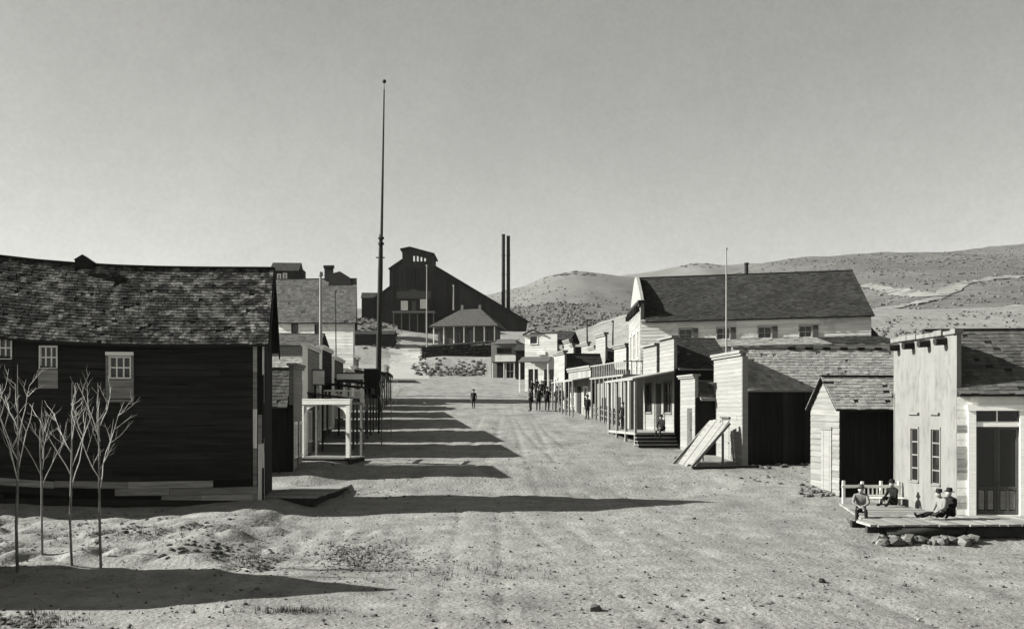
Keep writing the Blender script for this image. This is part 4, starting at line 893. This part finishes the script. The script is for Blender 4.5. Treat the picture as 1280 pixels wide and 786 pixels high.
# signs and small things among the left stores
def board_sign(px, D, py0, py1, wpx, label, m, name='hanging_sign'):
    zt, z0 = Z(py0, D), Z(py1, D); x = X(px, D); t = thing(name, label, 'sign', (x, D, z0), 0); W = wpx/FPX*D
    q = MB(); q.box(0, W, 0, .08, 0, zt-z0); q.build('board', m, t); q = MB(); q.box(-.05, W+.05, -.03, .11, zt-z0, zt-z0+.08); q.box(-.05, W+.05, -.03, .11, -.06, 0); q.build('frame', M['midpaint'], t)
    gzz = gz(x, D)
    for u in (.05, W-.15): q = MB(); q.box(u, u+.1, .085, .185, gzz-z0-.1, zt-z0-.05); q.build('post', M['darkpaint'], t)
board_sign(421, 63, 467, 474, 33, 'long white sign board raised on posts over the left walk', M['white'])
board_sign(391, 55.5, 463, 480, 14, 'squarish pale sign board on posts behind the white portal', M['whitewall'])
board_sign(455, 64, 462, 497, 20, 'dark tall board on posts at the edge of the left walk', M['darkv'], 'notice_board')
t = thing('balcony_rail', 'white railing on turned posts above the left walk', 'railing', (X(394, 57.5), 57.5, Z(497, 57.5)), 0); W = X(453, 57.5)-X(394, 57.5)
q = MB(); q.box(0, W, 0, .1, .36, .46); q.build('rail', M['white'], t); q = MB(); q.box(0, W, 0, .1, 0, .08); q.build('rail', M['whitewall'], t)
for k in range(13): q = MB(); q.box(.02+k*(W-.1)/12, .08+k*(W-.1)/12, .02, .08, .081, .359); q.build('baluster', M['whitewall'], t)
for k in range(2): q = MB(); q.box(k*(W-.14), k*(W-.14)+.14, -.02, .12, gz(X(420, 57.5), 57.5)-Z(497, 57.5)-.2, .55); q.build('post', M['whitewall'], t)
# house with tall white wall behind the left stores
def white_house():
    D = 100; x0, x1 = X(343, D), X(441, D); zb = 2.0; W, d = x1-x0, 7.6; he, hr = Z(400, D)-zb, Z(350, D+3.8)-zb
    hl = [(X(365, D)-x0, X(372, D)-x0, Z(418, D)-zb, Z(405, D)-zb), (X(394, D)-x0, X(400, D)-x0, Z(419, D)-zb, Z(404, D)-zb)]
    fn = lambda a, b, c: (a, b-a*.36, c-a*.02*max(0, min(1, c/4)))
    t = store('white_house', 'white-walled two-storey house with big grey roof above the left stores', 'house', x0, D, 8, W, d, zb, he, hr, M['whitewall'], M['greyroof'], 'h', side='R', nearholes=hl, bh=.3, fascia=M['darkpaint'], wcore=M['gable'], over=.3, rk=.3, shw=.35, she=.32, fn=fn)
    for q in hl: window(t, Fr(0, 0, 0), *q, M['midpaint'], 2, 1, indiv=False, cas=.06, fn=fn)
    c = MB(); cx = X(418, D+4)-x0; c.box(cx-.45, cx+.45, d/2-.4, d/2+.4, hr-.1, hr+1.2); c.box(cx-.55, cx+.55, d/2-.5, d/2+.5, hr+1.2, hr+1.4); c.build('chimney', M['darkpaint'], t, fn=fn)
    b = MB(); b.prism([(W*.66, d/2-.7, hr-1.0), (W*.98, d/2-.7, hr-1.0), (W*.95, d/2-.7, hr+.1), (W*.82, d/2-.7, hr+.75), (W*.70, d/2-.7, hr+.5)], (0, 1.4, 0)); b.build('roof_ventilator', M['darkpaint'], t, fn=fn)
    l = store('lean_to', 'low grey-roofed lean-to below the white house wall', 'shed', X(330, 92), 92, 0, X(397, 92)-X(330, 92), 5, 1.0, Z(432, 92)-1, Z(418, 94.5)-1, M['gable'], M['greyroof'], 'h', over=.1, shw=.4, she=.35)
white_house()
D = 228; x0 = X(338, D); zq = 16.0
hl = [(X(347, D)-x0, X(350.5, D)-x0, Z(352, D)-zq, Z(343, D)-zq), (X(354, D)-x0, X(358, D)-x0, Z(350, D)-zq, Z(342, D)-zq)]
t = store('hillside_house', 'dark hillside house with two bright window gaps above the barn roof', 'house', x0, D, 4, X(372, D)-x0, 9, zq, Z(338, D)-zq, Z(329, D+4.5)-zq, M['darkv'], M['darkroof'], 'h', side='R', nearholes=hl, shw=.5, she=.45)
for q in hl: window(t, Fr(0, 0, 0), *q, M['white'], 1, 1, M['paleglass'], indiv=False, cas=.12)
q = MB(); q.box(X(372, D)-x0+.1, X(377, D)-x0+.2, 1, 5, -.5, Z(336, D)-zq); q.build('annex', M['darkpaint'], t)
D = 214; q = store('long_dark_shed', 'long low dark shed beyond the white house', 'shed', X(440, D), D, 0, X(492, D)-X(440, D), 5, Z(427, D)-1, 2.6, 3.4, M['darkv'], M['darkroof'], 'h', shw=.6, she=.5)
D = 264; q = store('hill_cabin', 'small dark cabin on the skyline left of the mill', 'cabin', X(452, D), D, 3, 4.6, 5, Z(396, D)-1, Z(372, D)-Z(396, D)+1, Z(365, D)-Z(396, D)+1, M['darkv'], M['darkroof'], 'h', shw=.6, she=.5)
# ---- cottage at the left edge: its end wall and its shadow are what the frame shows
def edge_cottage():
    x, D, d, W = -14.35, 22.3, 4.7, 7; zb = -4.45; he, hr = 3.35, 5.95
    t = store('edge_cottage', 'grey gabled cottage cut off by the left edge of the picture', 'cottage', x-W, D, 0, W, d, zb, he, hr, M['gable'], M['greyroof'], 'h', side='R', over=.3, rk=.25, bh=.24)
    G = Fr(W, 0, 90)
    for u in (.0, d-.17): plank(t, M['lightwood'], G, u, u+.17, .0, he-.05, .036, .075, name='corner_board')
edge_cottage()
# ================================================================== POLES
def pole(name, label, px, D, ytop, r, m, ybase=None, group=None, tip=False):
    x = X(px, D); zb = gz(x, D) if ybase is None else Z(ybase, D); t = thing(name, label, 'pole', (x, D, zb), 0, group); h = Z(ytop, D)-zb
    q = MB(); q.tube([(0, 0, -.3), (0, 0, h*.5), (random.uniform(-.05, .05), 0, h)], [r, r*.85, r*.6], 8); q.build('shaft', m, t)
    q = MB(); q.tube([(0, 0, h), (0, 0, h+r*2)], [r*1.3, r*1.0], 8); q.build('cap', m, t); return t
def mast():
    D = 110; x = X(473, D); zb = gz(x, D); t = thing('flag_mast', 'very tall two-piece flag mast with ball top rising over the street', 'flagpole', (x, D, zb), 0); f = lambda px, py: (X(px, D)-x, 0, Z(py, D)-zb)
    q = MB(); q.tube([(0, 0, -1), f(473.4, 450), f(475.5, 340), f(476.3, 293)], [.30, .29, .27, .2], 12); q.build('lower_mast', M['mast'], t)
    q = MB(); q.tube([Vector(f(477.3, 300))+Vector((0, -.3, 0)), Vector(f(479, 200))+Vector((0, -.2, 0)), f(480.2, 112)], [.16, .11, .07], 10); q.build('topmast', M['mast'], t)
    q = MB(); q.tube([f(480.2, 112), f(480.3, 105)], [.03, .03], 6); q.build('spindle', M['mast'], t)
    b = bmesh.new(); bmesh.ops.create_uvsphere(b, u_segments=14, v_segments=9, radius=.22); me = bpy.data.meshes.new('ball'); b.to_mesh(me); b.free(); me.materials.append(M['iron']); o = bpy.data.objects.new('ball', me); COL.objects.link(o); o.parent = t; o.location = f(480.4, 102)
    q = MB(); a = Vector(f(470, 322)); b2 = Vector(f(481, 322)); q.beam(a, b2, .12); q.build('crosstree', M['mast'], t)
    for py in (305, 298): q = MB(); c = Vector(f(476.6, py)); q.tube([c-Vector((0, .15, .1)), c+Vector((0, -.15, .1))], [.34, .34], 10); q.build('mast_band', M['iron'], t)
mast()
pole('pole', 'white pole before the big grey roof of the white house', 401, 84, 345, .17, M['palepole'])
pole('pole', 'thin dark pole before the white house wall', 420, 86, 364, .06, M['mast'])
pole('pole', 'slim pale pole before the mill face', 533.5, 196, 333, .16, M['palepole'], ybase=432)
pole('pole', 'short pale pole right of centre on the mill face', 567, 245, 358, .2, M['palepole'], ybase=386)
pole('pole', 'slim pole rising in front of the hall roof', 908, 64, 312, .06, M['palepole'], ybase=436)
pole('pole', 'dark pole on the hillside, left of two by the hall', 734, 130, 402, .12, M['mast'], ybase=440)
pole('pole', 'dark pole on the hillside, right of two and nearest the hall', 766, 126, 403, .12, M['mast'], ybase=440)
# ================================================================== BARE SAPLINGS
def sapling(label, px, py, ytop, spread, seed, m=M['bark'], lean=0):
    rn = random.Random(seed); p = hit(px, py); h = Z(ytop, p.y)-p.z
    t = thing('sapling', label, 'tree', p, rn.uniform(0, 360), 'bare saplings along the street'); hb = h*rn.uniform(.40, .47)
    tr = MB(); tr.tube([(0, 0, -.1), (rn.uniform(-.05, .05), .03, hb*.5), (lean*.3+.02, .01, hb), (lean*.6+rn.uniform(-.08, .08), 0, h*.74), (lean, 0, h)], [h*.0078, h*.0068, h*.006, h*.0036, h*.0010], 8); tr.build('trunk', M['trunk'], t, smooth=True)
    br = MB()
    def limb(a, d, L, r, lv):
        pts = [a]; dd = d.normalized()
        for k in range(5): dd = (dd+Vector((rn.uniform(-.2, .2), rn.uniform(-.2, .2), .09))).normalized(); pts.append(pts[-1]+dd*L/5)
        br.tube(pts, [r*(1-.15*k) for k in range(6)], 5)
        if lv:
            for k in (1, 2, 3, 4, 4, 5)[:6 if lv > 1 else 4]:
                if rn.random() < (.62 if lv > 1 else .5):
                    s = dd.cross(Vector((rn.uniform(-1, 1), rn.uniform(-1, 1), .2))).normalized(); limb(pts[k], dd*.85+s*rn.choice((-.75, .75)), L*rn.uniform(.28, .5), r*.5, lv-1)
    n = rn.choice((5, 6, 6)); a0 = rn.uniform(0, 6)
    for k in range(n):
        f = hb+(h-hb)*((k/n)**1.3)*.75; a = a0+k*2.4; L = (h-f)*rn.uniform(.55, .95)*spread; L = min(L, h*rn.uniform(.3, .44))
        limb(Vector((lean*.3*(f/h), 0, f)), Vector((math.cos(a)*rn.uniform(.25, .68), math.sin(a)*rn.uniform(.25, .68), 1.0)), L, h*.0030, 2)
    br.build('crown', m, t, smooth=True); return t
sapling('slender bare sapling closest to the left edge of the picture', 22, 714, 455, 1.0, 3)
sapling('small bare sapling second from the left edge', 53, 692, 500, .9, 5)
sapling('bare sapling with open crown third from the left edge', 90, 706, 478, 1.0, 11)
sapling('well-branched bare sapling on the right of the four by the barn', 126, 710, 478, 1.15, 16, lean=.25)
sapling('bare street tree standing alone right of the left walk', 489, 548, 470, 1.0, 21)
sapling('bare street tree beside the tall dark board on the left walk', 477, 556, 468, .8, 27)
sapling('leafless street tree close behind the white portal', 455, 560, 480, .7, 33)
# ================================================================== FENCES, RAILS
t = thing('picket_bench', 'low white slatted bench between the shed and the pale store', 'bench', (X(1053, 40.2), 40.2, gz(X(1070, 40), 40.2)), 0)
L0 = X(1126, 40.2)-X(1053, 40.2)
for i, u in enumerate((0, .75, 1.5, L0-.12)): plank(t, M['whitewall'], Fr(0, 0, 0), u, u+.1, -.2, .98+random.uniform(-.05, .08), -.05, .05, name='post')
plank(t, M['whitewall'], Fr(0, 0, 0), -.05, L0, .72, .84, .055, .09, name='rail', roll=-.0); plank(t, M['whitewall'], Fr(0, 0, 0), .7, L0, .38, .46, .055, .09, name='rail')
for i in range(9): plank(t, M['whitewall'], Fr(0, 0, 0), .82+i*.17, .88+i*.17, .465, .715, .06, .08, name='slat')
plank(t, M['whitewall'], Fr(0, 0, 0), .9, L0, .30, .35, .1, .5, name='seat')
t = thing('hitching_fence', 'weathered picket fence along the walk before the board-fronted stores', 'fence', (X(706, 84), 84, gz(X(706, 84), 84)), 0)
a, b = Vector((X(706, 84), 84, 0)), Vector((X(781, 67.5), 67.5, 0)); n = 40
for i in range(n+1):
    p = a.lerp(b, i/n); zz = gz(p.x, p.y)-t.location.z
    if random.random() < .88: q = MB(); q.box(-.05, .05, -.03, .03, -.2, random.uniform(.85, 1.15)); o = q.build('picket', random.choice([M['whitewall'], M['darkpaint'], M['front']]), t); o.location = (p.x-a.x, p.y-a.y, zz)
q = MB()
for i in range(8):
    p, s = a.lerp(b, i/8), a.lerp(b, (i+1)/8)
    for e in (.35, .8): q.beam((p.x-a.x, p.y-a.y+.05, gz(p.x, p.y)-t.location.z+e), (s.x-a.x, s.y-a.y+.05, gz(s.x, s.y)-t.location.z+e), .05, .08)
q.build('rail', M['gable'], t)
q = MB()
for i in range(40):
    p = hit(random.uniform(998, 1056), random.uniform(605, 622), d0=30); r = random.uniform(.05, .17); q.rock((p.x, p.y, p.z+r*.3), r)
q.build('rubble', M['stone'], None, kind='stuff')
# ================================================================== PEOPLE
def blend(d, **k): q = dict(d); q.update(k); return q
STAND = dict(pelvis=(0, 0, .94), belly=(0, 0, 1.12), chest=(.01, 0, 1.34), neck=(.0, 0, 1.5), jaw=(.03, 0, 1.575), face=(.025, 0, 1.655), crown=(.01, 0, 1.735),
    shL=(0, .19, 1.44), elL=(-.03, .25, 1.17), wrL=(.04, .25, .92), shR=(0, -.19, 1.44), elR=(-.03, -.25, 1.17), wrR=(.05, -.24, .92),
    hiL=(0, .10, .90), knL=(.03, .11, .50), anL=(-.01, .11, .08), toL=(.15, .13, .04), hiR=(0, -.10, .90), knR=(.04, -.11, .50), anR=(0, -.12, .08), toR=(.16, -.15, .04))
SIT = dict(pelvis=(0, 0, .12), belly=(.03, 0, .30), chest=(.10, 0, .52), neck=(.13, 0, .68), jaw=(.19, 0, .745), face=(.18, 0, .825), crown=(.16, 0, .90),
    shL=(.11, .19, .61), elL=(.22, .25, .36), wrL=(.40, .16, .22), shR=(.11, -.19, .61), elR=(.22, -.25, .36), wrR=(.40, -.14, .22),
    hiL=(.04, .10, .11), knL=(.44, .15, .12), anL=(.46, .16, -.33), toL=(.61, .18, -.38), hiR=(.04, -.10, .11), knR=(.44, -.13, .12), anR=(.52, -.14, -.32), toR=(.67, -.15, -.37))
def person(label, loc, rz, J, shirt, trousers, hat='brim', scale=1.0, group=None, coat=False, hatm=None):
    t = thing('person', label, 'person', loc, rz, group); t.scale = (scale,)*3
    names = list(J); vs = [Vector(J[k]) for k in names]; ix = {k: i for i, k in enumerate(names)}
    rad = dict(pelvis=(.15, .13), belly=(.145, .12), chest=(.165, .125), neck=(.055, .055), jaw=(.066, .075), face=(.088, .098), crown=(.06, .07), sh=(.07, .07), el=(.05, .05), wr=(.032, .036), hi=(.1, .1), kn=(.066, .066), an=(.046, .046), to=(.038, .045))
    r = [rad.get(k) or rad[k[:2]] for k in names]
    ed = [('pelvis', 'belly'), ('belly', 'chest'), ('chest', 'neck'), ('neck', 'jaw'), ('jaw', 'face'), ('face', 'crown')]
    for s in 'LR': ed += [('chest', 'sh'+s), ('sh'+s, 'el'+s), ('el'+s, 'wr'+s), ('pelvis', 'hi'+s), ('hi'+s, 'kn'+s), ('kn'+s, 'an'+s), ('an'+s, 'to'+s)]
    ed = [(ix[a], ix[b]) for a, b in ed]; kind = {}
    def addv(p, rr, par): vs.append(Vector(p)); r.append(rr); ed.append((par, len(vs)-1)); return len(vs)-1
    fwd = (Vector(J['jaw'])-Vector(J['neck'])); fwd = Vector((1, 0, 0))
    if J.get('look'): fwd = Vector(J['look'])
    addv(vs[ix['face']]+fwd*.105+Vector((0, 0, -.02)), (.014, .02), ix['face'])          # nose
    for sg in (1, -1): addv(vs[ix['face']]+Vector((-.01, sg*.098, -.01)), (.012, .026), ix['face'])   # ears
    for s in 'LR':
        w_, e_ = vs[ix['wr'+s]], vs[ix['el'+s]]; d = (w_-e_).normalized(); sg = 1 if s == 'L' else -1
        sd = d.cross(Vector((0, sg, .2))).normalized(); pal = addv(w_+d*.075, (.022, .042), ix['wr'+s]); nn = d.cross(sd).normalized()
        for k, ln in enumerate((.07, .085, .078, .06)):
            b = w_+d*.12+sd*(.030-.02*k); f1 = addv(b, (.0105, .0105), pal); f2 = addv(b+d*ln*.55+nn*.012, (.0095, .0095), f1); addv(b+d*ln*.9+nn*.04, (.008, .008), f2)
        th = addv(w_+d*.045+sd*.05+nn*.02, (.012, .012), pal); addv(w_+d*.095+sd*.068+nn*.035, (.0095, .0095), th)
    me = bpy.data.meshes.new('skeleton'); me.from_pydata([tuple(v) for v in vs], ed, []); tmp = bpy.data.objects.new('tmp', me); COL.objects.link(tmp)
    sk = tmp.modifiers.new('s', 'SKIN'); sk.use_smooth_shade = True; su = tmp.modifiers.new('d', 'SUBSURF'); su.levels = su.render_levels = 1
    for i, q in enumerate(me.skin_vertices[0].data): q.radius = r[i]; q.use_root = (i == 0)
    bpy.context.view_layer.update(); bm = bpy.data.meshes.new_from_object(tmp.evaluated_get(bpy.context.evaluated_depsgraph_get())); bpy.data.objects.remove(tmp); bpy.data.meshes.remove(me)
    bm.name = 'body'
    for m in (M['skin'], shirt, trousers, M['boots']): bm.materials.append(m)
    seg = []
    for a, b in ed:
        na = names[a] if a < len(names) else 'hand'; nb = names[b] if b < len(names) else 'hand'; pr = {na[:2], nb[:2]}
        c = 0 if ('hand' in (na, nb) or 'ja' in pr or 'fa' in pr or 'cr' in pr) else 3 if 'to' in pr else 2 if pr & {'kn', 'an', 'hi'} else 1
        seg.append((vs[a], vs[b], c))
    for p in bm.polygons:
        c = p.center; best = (9, 1)
        for a, b, k in seg:
            ab = b-a; tt = max(0, min(1, (c-a).dot(ab)/max(ab.length_squared, 1e-9))); dd = (c-(a+ab*tt)).length
            if dd < best[0]: best = (dd, k)
        p.material_index = best[1]
    o = bpy.data.objects.new('body', bm); COL.objects.link(o); o.parent = t
    cr = vs[ix['crown']]; ax = (cr-vs[ix['jaw']]).normalized()
    if hat:
        q = MB(); b0 = cr-ax*.035
        q.tube([b0-ax*.004, b0+ax*.008], [.175, .17], 16); q.tube([b0+ax*.008, b0+ax*.07, b0+ax*.125], [.106, .102, .084], 14); q.build('hat', hatm or M['felt'], t, smooth=False)
    else:
        q = MB(); q.tube([cr-ax*.06-fwd*.03, cr-ax*.02-fwd*.02, cr+ax*.045], [.102, .1, .05], 12); q.build('hair', M['coat'], t, smooth=True)
    if coat:
        pv, ch = vs[ix['pelvis']], vs[ix['chest']]
        q = MB(); q.tube([pv+Vector((-.01, 0, -.22)), pv+Vector((0, 0, .02)), vs[ix['belly']], ch+Vector((0, 0, .07))], [.20, .185, .172, .172], 14); q.build('coat', shirt, t, smooth=True)
    return t
GRP = [((663.5, 514), 200, 'man with arms bent, farthest left of the standing group', M['coat'], M['coat'], 1), ((673, 513), 255, 'slim man second from left in the standing group', M['coat'], M['coat'], 1),
       ((684, 513.5), 280, 'man in narrow dark coat third from left in the group', M['coat'], M['coat'], 1), ((697, 513), 240, 'man fourth from left in the group, close beside the last', M['coat'], M['grey'], 0),
       ((702, 512), 150, 'man at the right end of the group turned to his neighbour', M['grey'], M['coat'], 1)]
for i, ((px, py), rz, lb, s, tr, ct) in enumerate(GRP):
    p = hit(px, py, gz, d0=60); J = blend(STAND)
    if i in (0, 3): J = blend(STAND, wrL=(.17, .16, 1.05), elL=(-.02, .30, 1.14), wrR=(.17, -.15, 1.07), elR=(-.02, -.3, 1.15))
    if i == 2: J = blend(STAND, knL=(.10, .11, .5), anL=(.04, .10, .08), toL=(.2, .12, .04))
    person(lb, p, rz, J, s, tr, coat=bool(ct), scale=1.08, group='men standing in the street')
p = hit(592, 511, d0=60); person('lone dark figure walking in the middle of the street', p, 265, blend(STAND, knL=(.17, .1, .53), anL=(.12, .1, .1), toL=(.27, .1, .07), anR=(-.22, -.1, .12), toR=(-.08, -.1, .05), knR=(-.02, -.1, .5)), M['coat'], M['coat'], coat=True, scale=.92)
for px, py, rz, lb, hat in ((671, 493, 260, 'onlooker in dark clothes before the white store, on the left', 1), (681, 492, 240, 'onlooker under the awning of the white store, middle one', 1), (690, 493, 280, 'onlooker before the white store, on the right', 1), (665, 495, 250, 'onlooker half hidden behind the left of the standing group', 1), (697, 496, 220, 'onlooker behind the right end of the standing group', 1), (677, 497, 270, 'onlooker just behind the gap in the standing group', 1), (734.5, 527, 230, 'dark figure leaning by the picket fence before the ragged-topped store', 1), (779, 532, 210, 'dark figure standing by the balcony store wall', 1)):
    p = hit(px, py, d0=60) if py < 500 else Vector((X(px, 74 if px < 760 else 66.2), 74 if px < 760 else 66.2, gz(X(px, 74), 74 if px < 760 else 66.2))); person(lb, p, rz, STAND, M['coat'], M['coat'], coat=True)
ps = -3.78
person('man in pale shirt sitting on the platform corner, dark trousers', (X(1076, 35.4), 35.4, -3.72), 252, blend(SIT, wrL=(.30, .10, .28), wrR=(.34, -.05, .26)), M['shirt'], M['coat'], scale=1.06, hatm=M['grey'])
person('person in dark coat sitting with back against the white bench', (X(1119, 39.0), 39.0, -3.80), 205, blend(SIT, knL=(.36, .15, .38), anL=(.55, .15, .05), toL=(.70, .17, .04), knR=(.40, -.13, .34), anR=(.62, -.14, .05), toR=(.77, -.15, .04)), M['coat'], M['coat'], scale=1.05)
person('man in pale shirt and dark hat reclining on the platform, legs out', (X(1177, 34.6), 34.6, -3.80), 193, blend(SIT, belly=(-.03, 0, .3), chest=(-.02, 0, .53), neck=(.04, 0, .68), jaw=(.12, 0, .73), face=(.12, 0, .81), crown=(.10, 0, .89), shL=(-.01, .19, .6), shR=(-.01, -.19, .6), elL=(.1, .27, .36), wrL=(.30, .2, .25), elR=(.06, -.27, .34), wrR=(.22, -.2, .15),
       knL=(.44, .13, .20), anL=(.84, .14, .07), toL=(.90, .15, .2), knR=(.45, -.11, .16), anR=(.86, -.12, .07), toR=(.92, -.13, .2)), M['shirt'], M['coat'], scale=1.05)
person('man in dark clothes sitting knees up at the end of the platform', (X(1190, 34.9), 34.9, -3.80), 215, blend(SIT, knL=(.36, .14, .40), anL=(.50, .14, .06), toL=(.65, .16, .04), knR=(.38, -.12, .38), anR=(.54, -.13, .06), toR=(.69, -.14, .04), wrL=(.40, .1, .36), wrR=(.42, -.08, .36)), M['coat'], M['coat'], scale=1.05)
person('small dark figure sitting on the porch steps of the split-fronted store', (X(829, 57.6), 57.6, -1.35), 220, SIT, M['coat'], M['coat'])
# ================================================================== GROUND LITTER
mb = MB()
for _ in range(1500):
    y = 17+50*random.random()**1.4; x = random.uniform(-.55, .55)*y
    if vnoise(x, y, 6, 9) < -.12 and random.random() < .8: continue
    r = random.uniform(.012, .045)*(1.9 if random.random() < .12 else 1); mb.rock((x, y, gz(x, y)+r*.3), r)
mb.build('clods', M['clod'], None, kind='stuff')
mb = MB()
for _ in range(1500):
    y = 17+42*random.random()**1.3; x = random.uniform(-.55, .55)*y; r = random.uniform(.012, .05); mb.rock((x, y, gz(x, y)+r*.25), r)
mb.build('pebbles', M['pebble'], None, kind='stuff')
mb = MB()
for px0, px1, py0, py1, n, r0, r1 in ((400, 480, 676, 712, 420, .015, .06), (440, 560, 690, 714, 260, .015, .05), (215, 300, 680, 696, 60, .04, .11), (300, 350, 690, 715, 120, .02, .07), (590, 1000, 735, 784, 60, .03, .08), (430, 520, 610, 625, 30, .04, .1), (60, 320, 640, 680, 110, .03, .09), (0, 60, 770, 786, 50, .05, .13), (930, 1010, 590, 604, 26, .05, .13)):
    for _ in range(n):
        p = hit(max(2, random.gauss((px0+px1)/2, (px1-px0)*.33)), min(784, random.gauss((py0+py1)/2, (py1-py0)*.32))); r = random.uniform(r0, r1)*random.uniform(.5, 1); mb.rock((p.x, p.y, p.z+r*.1), r, (1.2, 1.2, .6))
mb.build('rubble', M['clod'], None, kind='stuff')
mb = MB()
for _ in range(900):
    c = random.choice([(440, 695, 60, 16), (460, 690, 60, 18), (310, 700, 40, 14), (150, 668, 120, 14), (40, 775, 70, 12), (360, 764, 70, 4), (600, 715, 120, 16)])
    p = hit(random.gauss(c[0], c[2]*.5), min(784, random.gauss(c[1], c[3]*.5)))
    for _k in range(4):
        a = random.uniform(0, 6.28); hh = random.uniform(.05, .16); l = random.uniform(.02, .1); e = Vector((math.cos(a)*l, math.sin(a)*l, hh)); s = Vector((-math.sin(a), math.cos(a), 0))*.009; b = p+Vector((random.uniform(-.06, .06), random.uniform(-.06, .06), -.01))
        k = len(mb.v); mb.v += [tuple(b-s), tuple(b+s), tuple(b+e)]; mb.f.append((k, k+1, k+2))
mb.build('dead_grass', M['straw'], None, kind='stuff')
for px, py, r, lb in ((743, 763, .13, 'dark rough stone lying alone in the near street'), (895, 776, .08, 'small dark stone near the bottom edge of the picture, right of centre'), (1026, 727, .10, 'dark stone lying in the street below the platform'), (845, 573, .13, 'dark lump lying in the street left of the plank ramp')):
    p = hit(px, py); q = MB(); q.rock((0, 0, 0), r, (1.2, 1, .8)); q.rock((r*.9, .05, -r*.2), r*.5); o = q.build('stone', M['clod']); o.location = p+Vector((0, 0, r*.3)); tag(o, lb, 'stone')
# ================================================================== AIR
hz = MB(); hz.box(-5400, 5400, -1200, 6500, -96, 330)
hm = bpy.data.materials.new('thin_haze'); hm.use_nodes = True; hn = hm.node_tree; hn.nodes.clear()
vo = hn.nodes.new('ShaderNodeVolumePrincipled'); vo.inputs['Density'].default_value = .00004; vo.inputs['Color'].default_value = (.93, .93, .9, 1); vo.inputs['Anisotropy'].default_value = .2
ho = hn.nodes.new('ShaderNodeOutputMaterial'); hn.links.new(vo.outputs[0], ho.inputs['Volume'])
hz.build('haze', hm, None, kind='stuff')
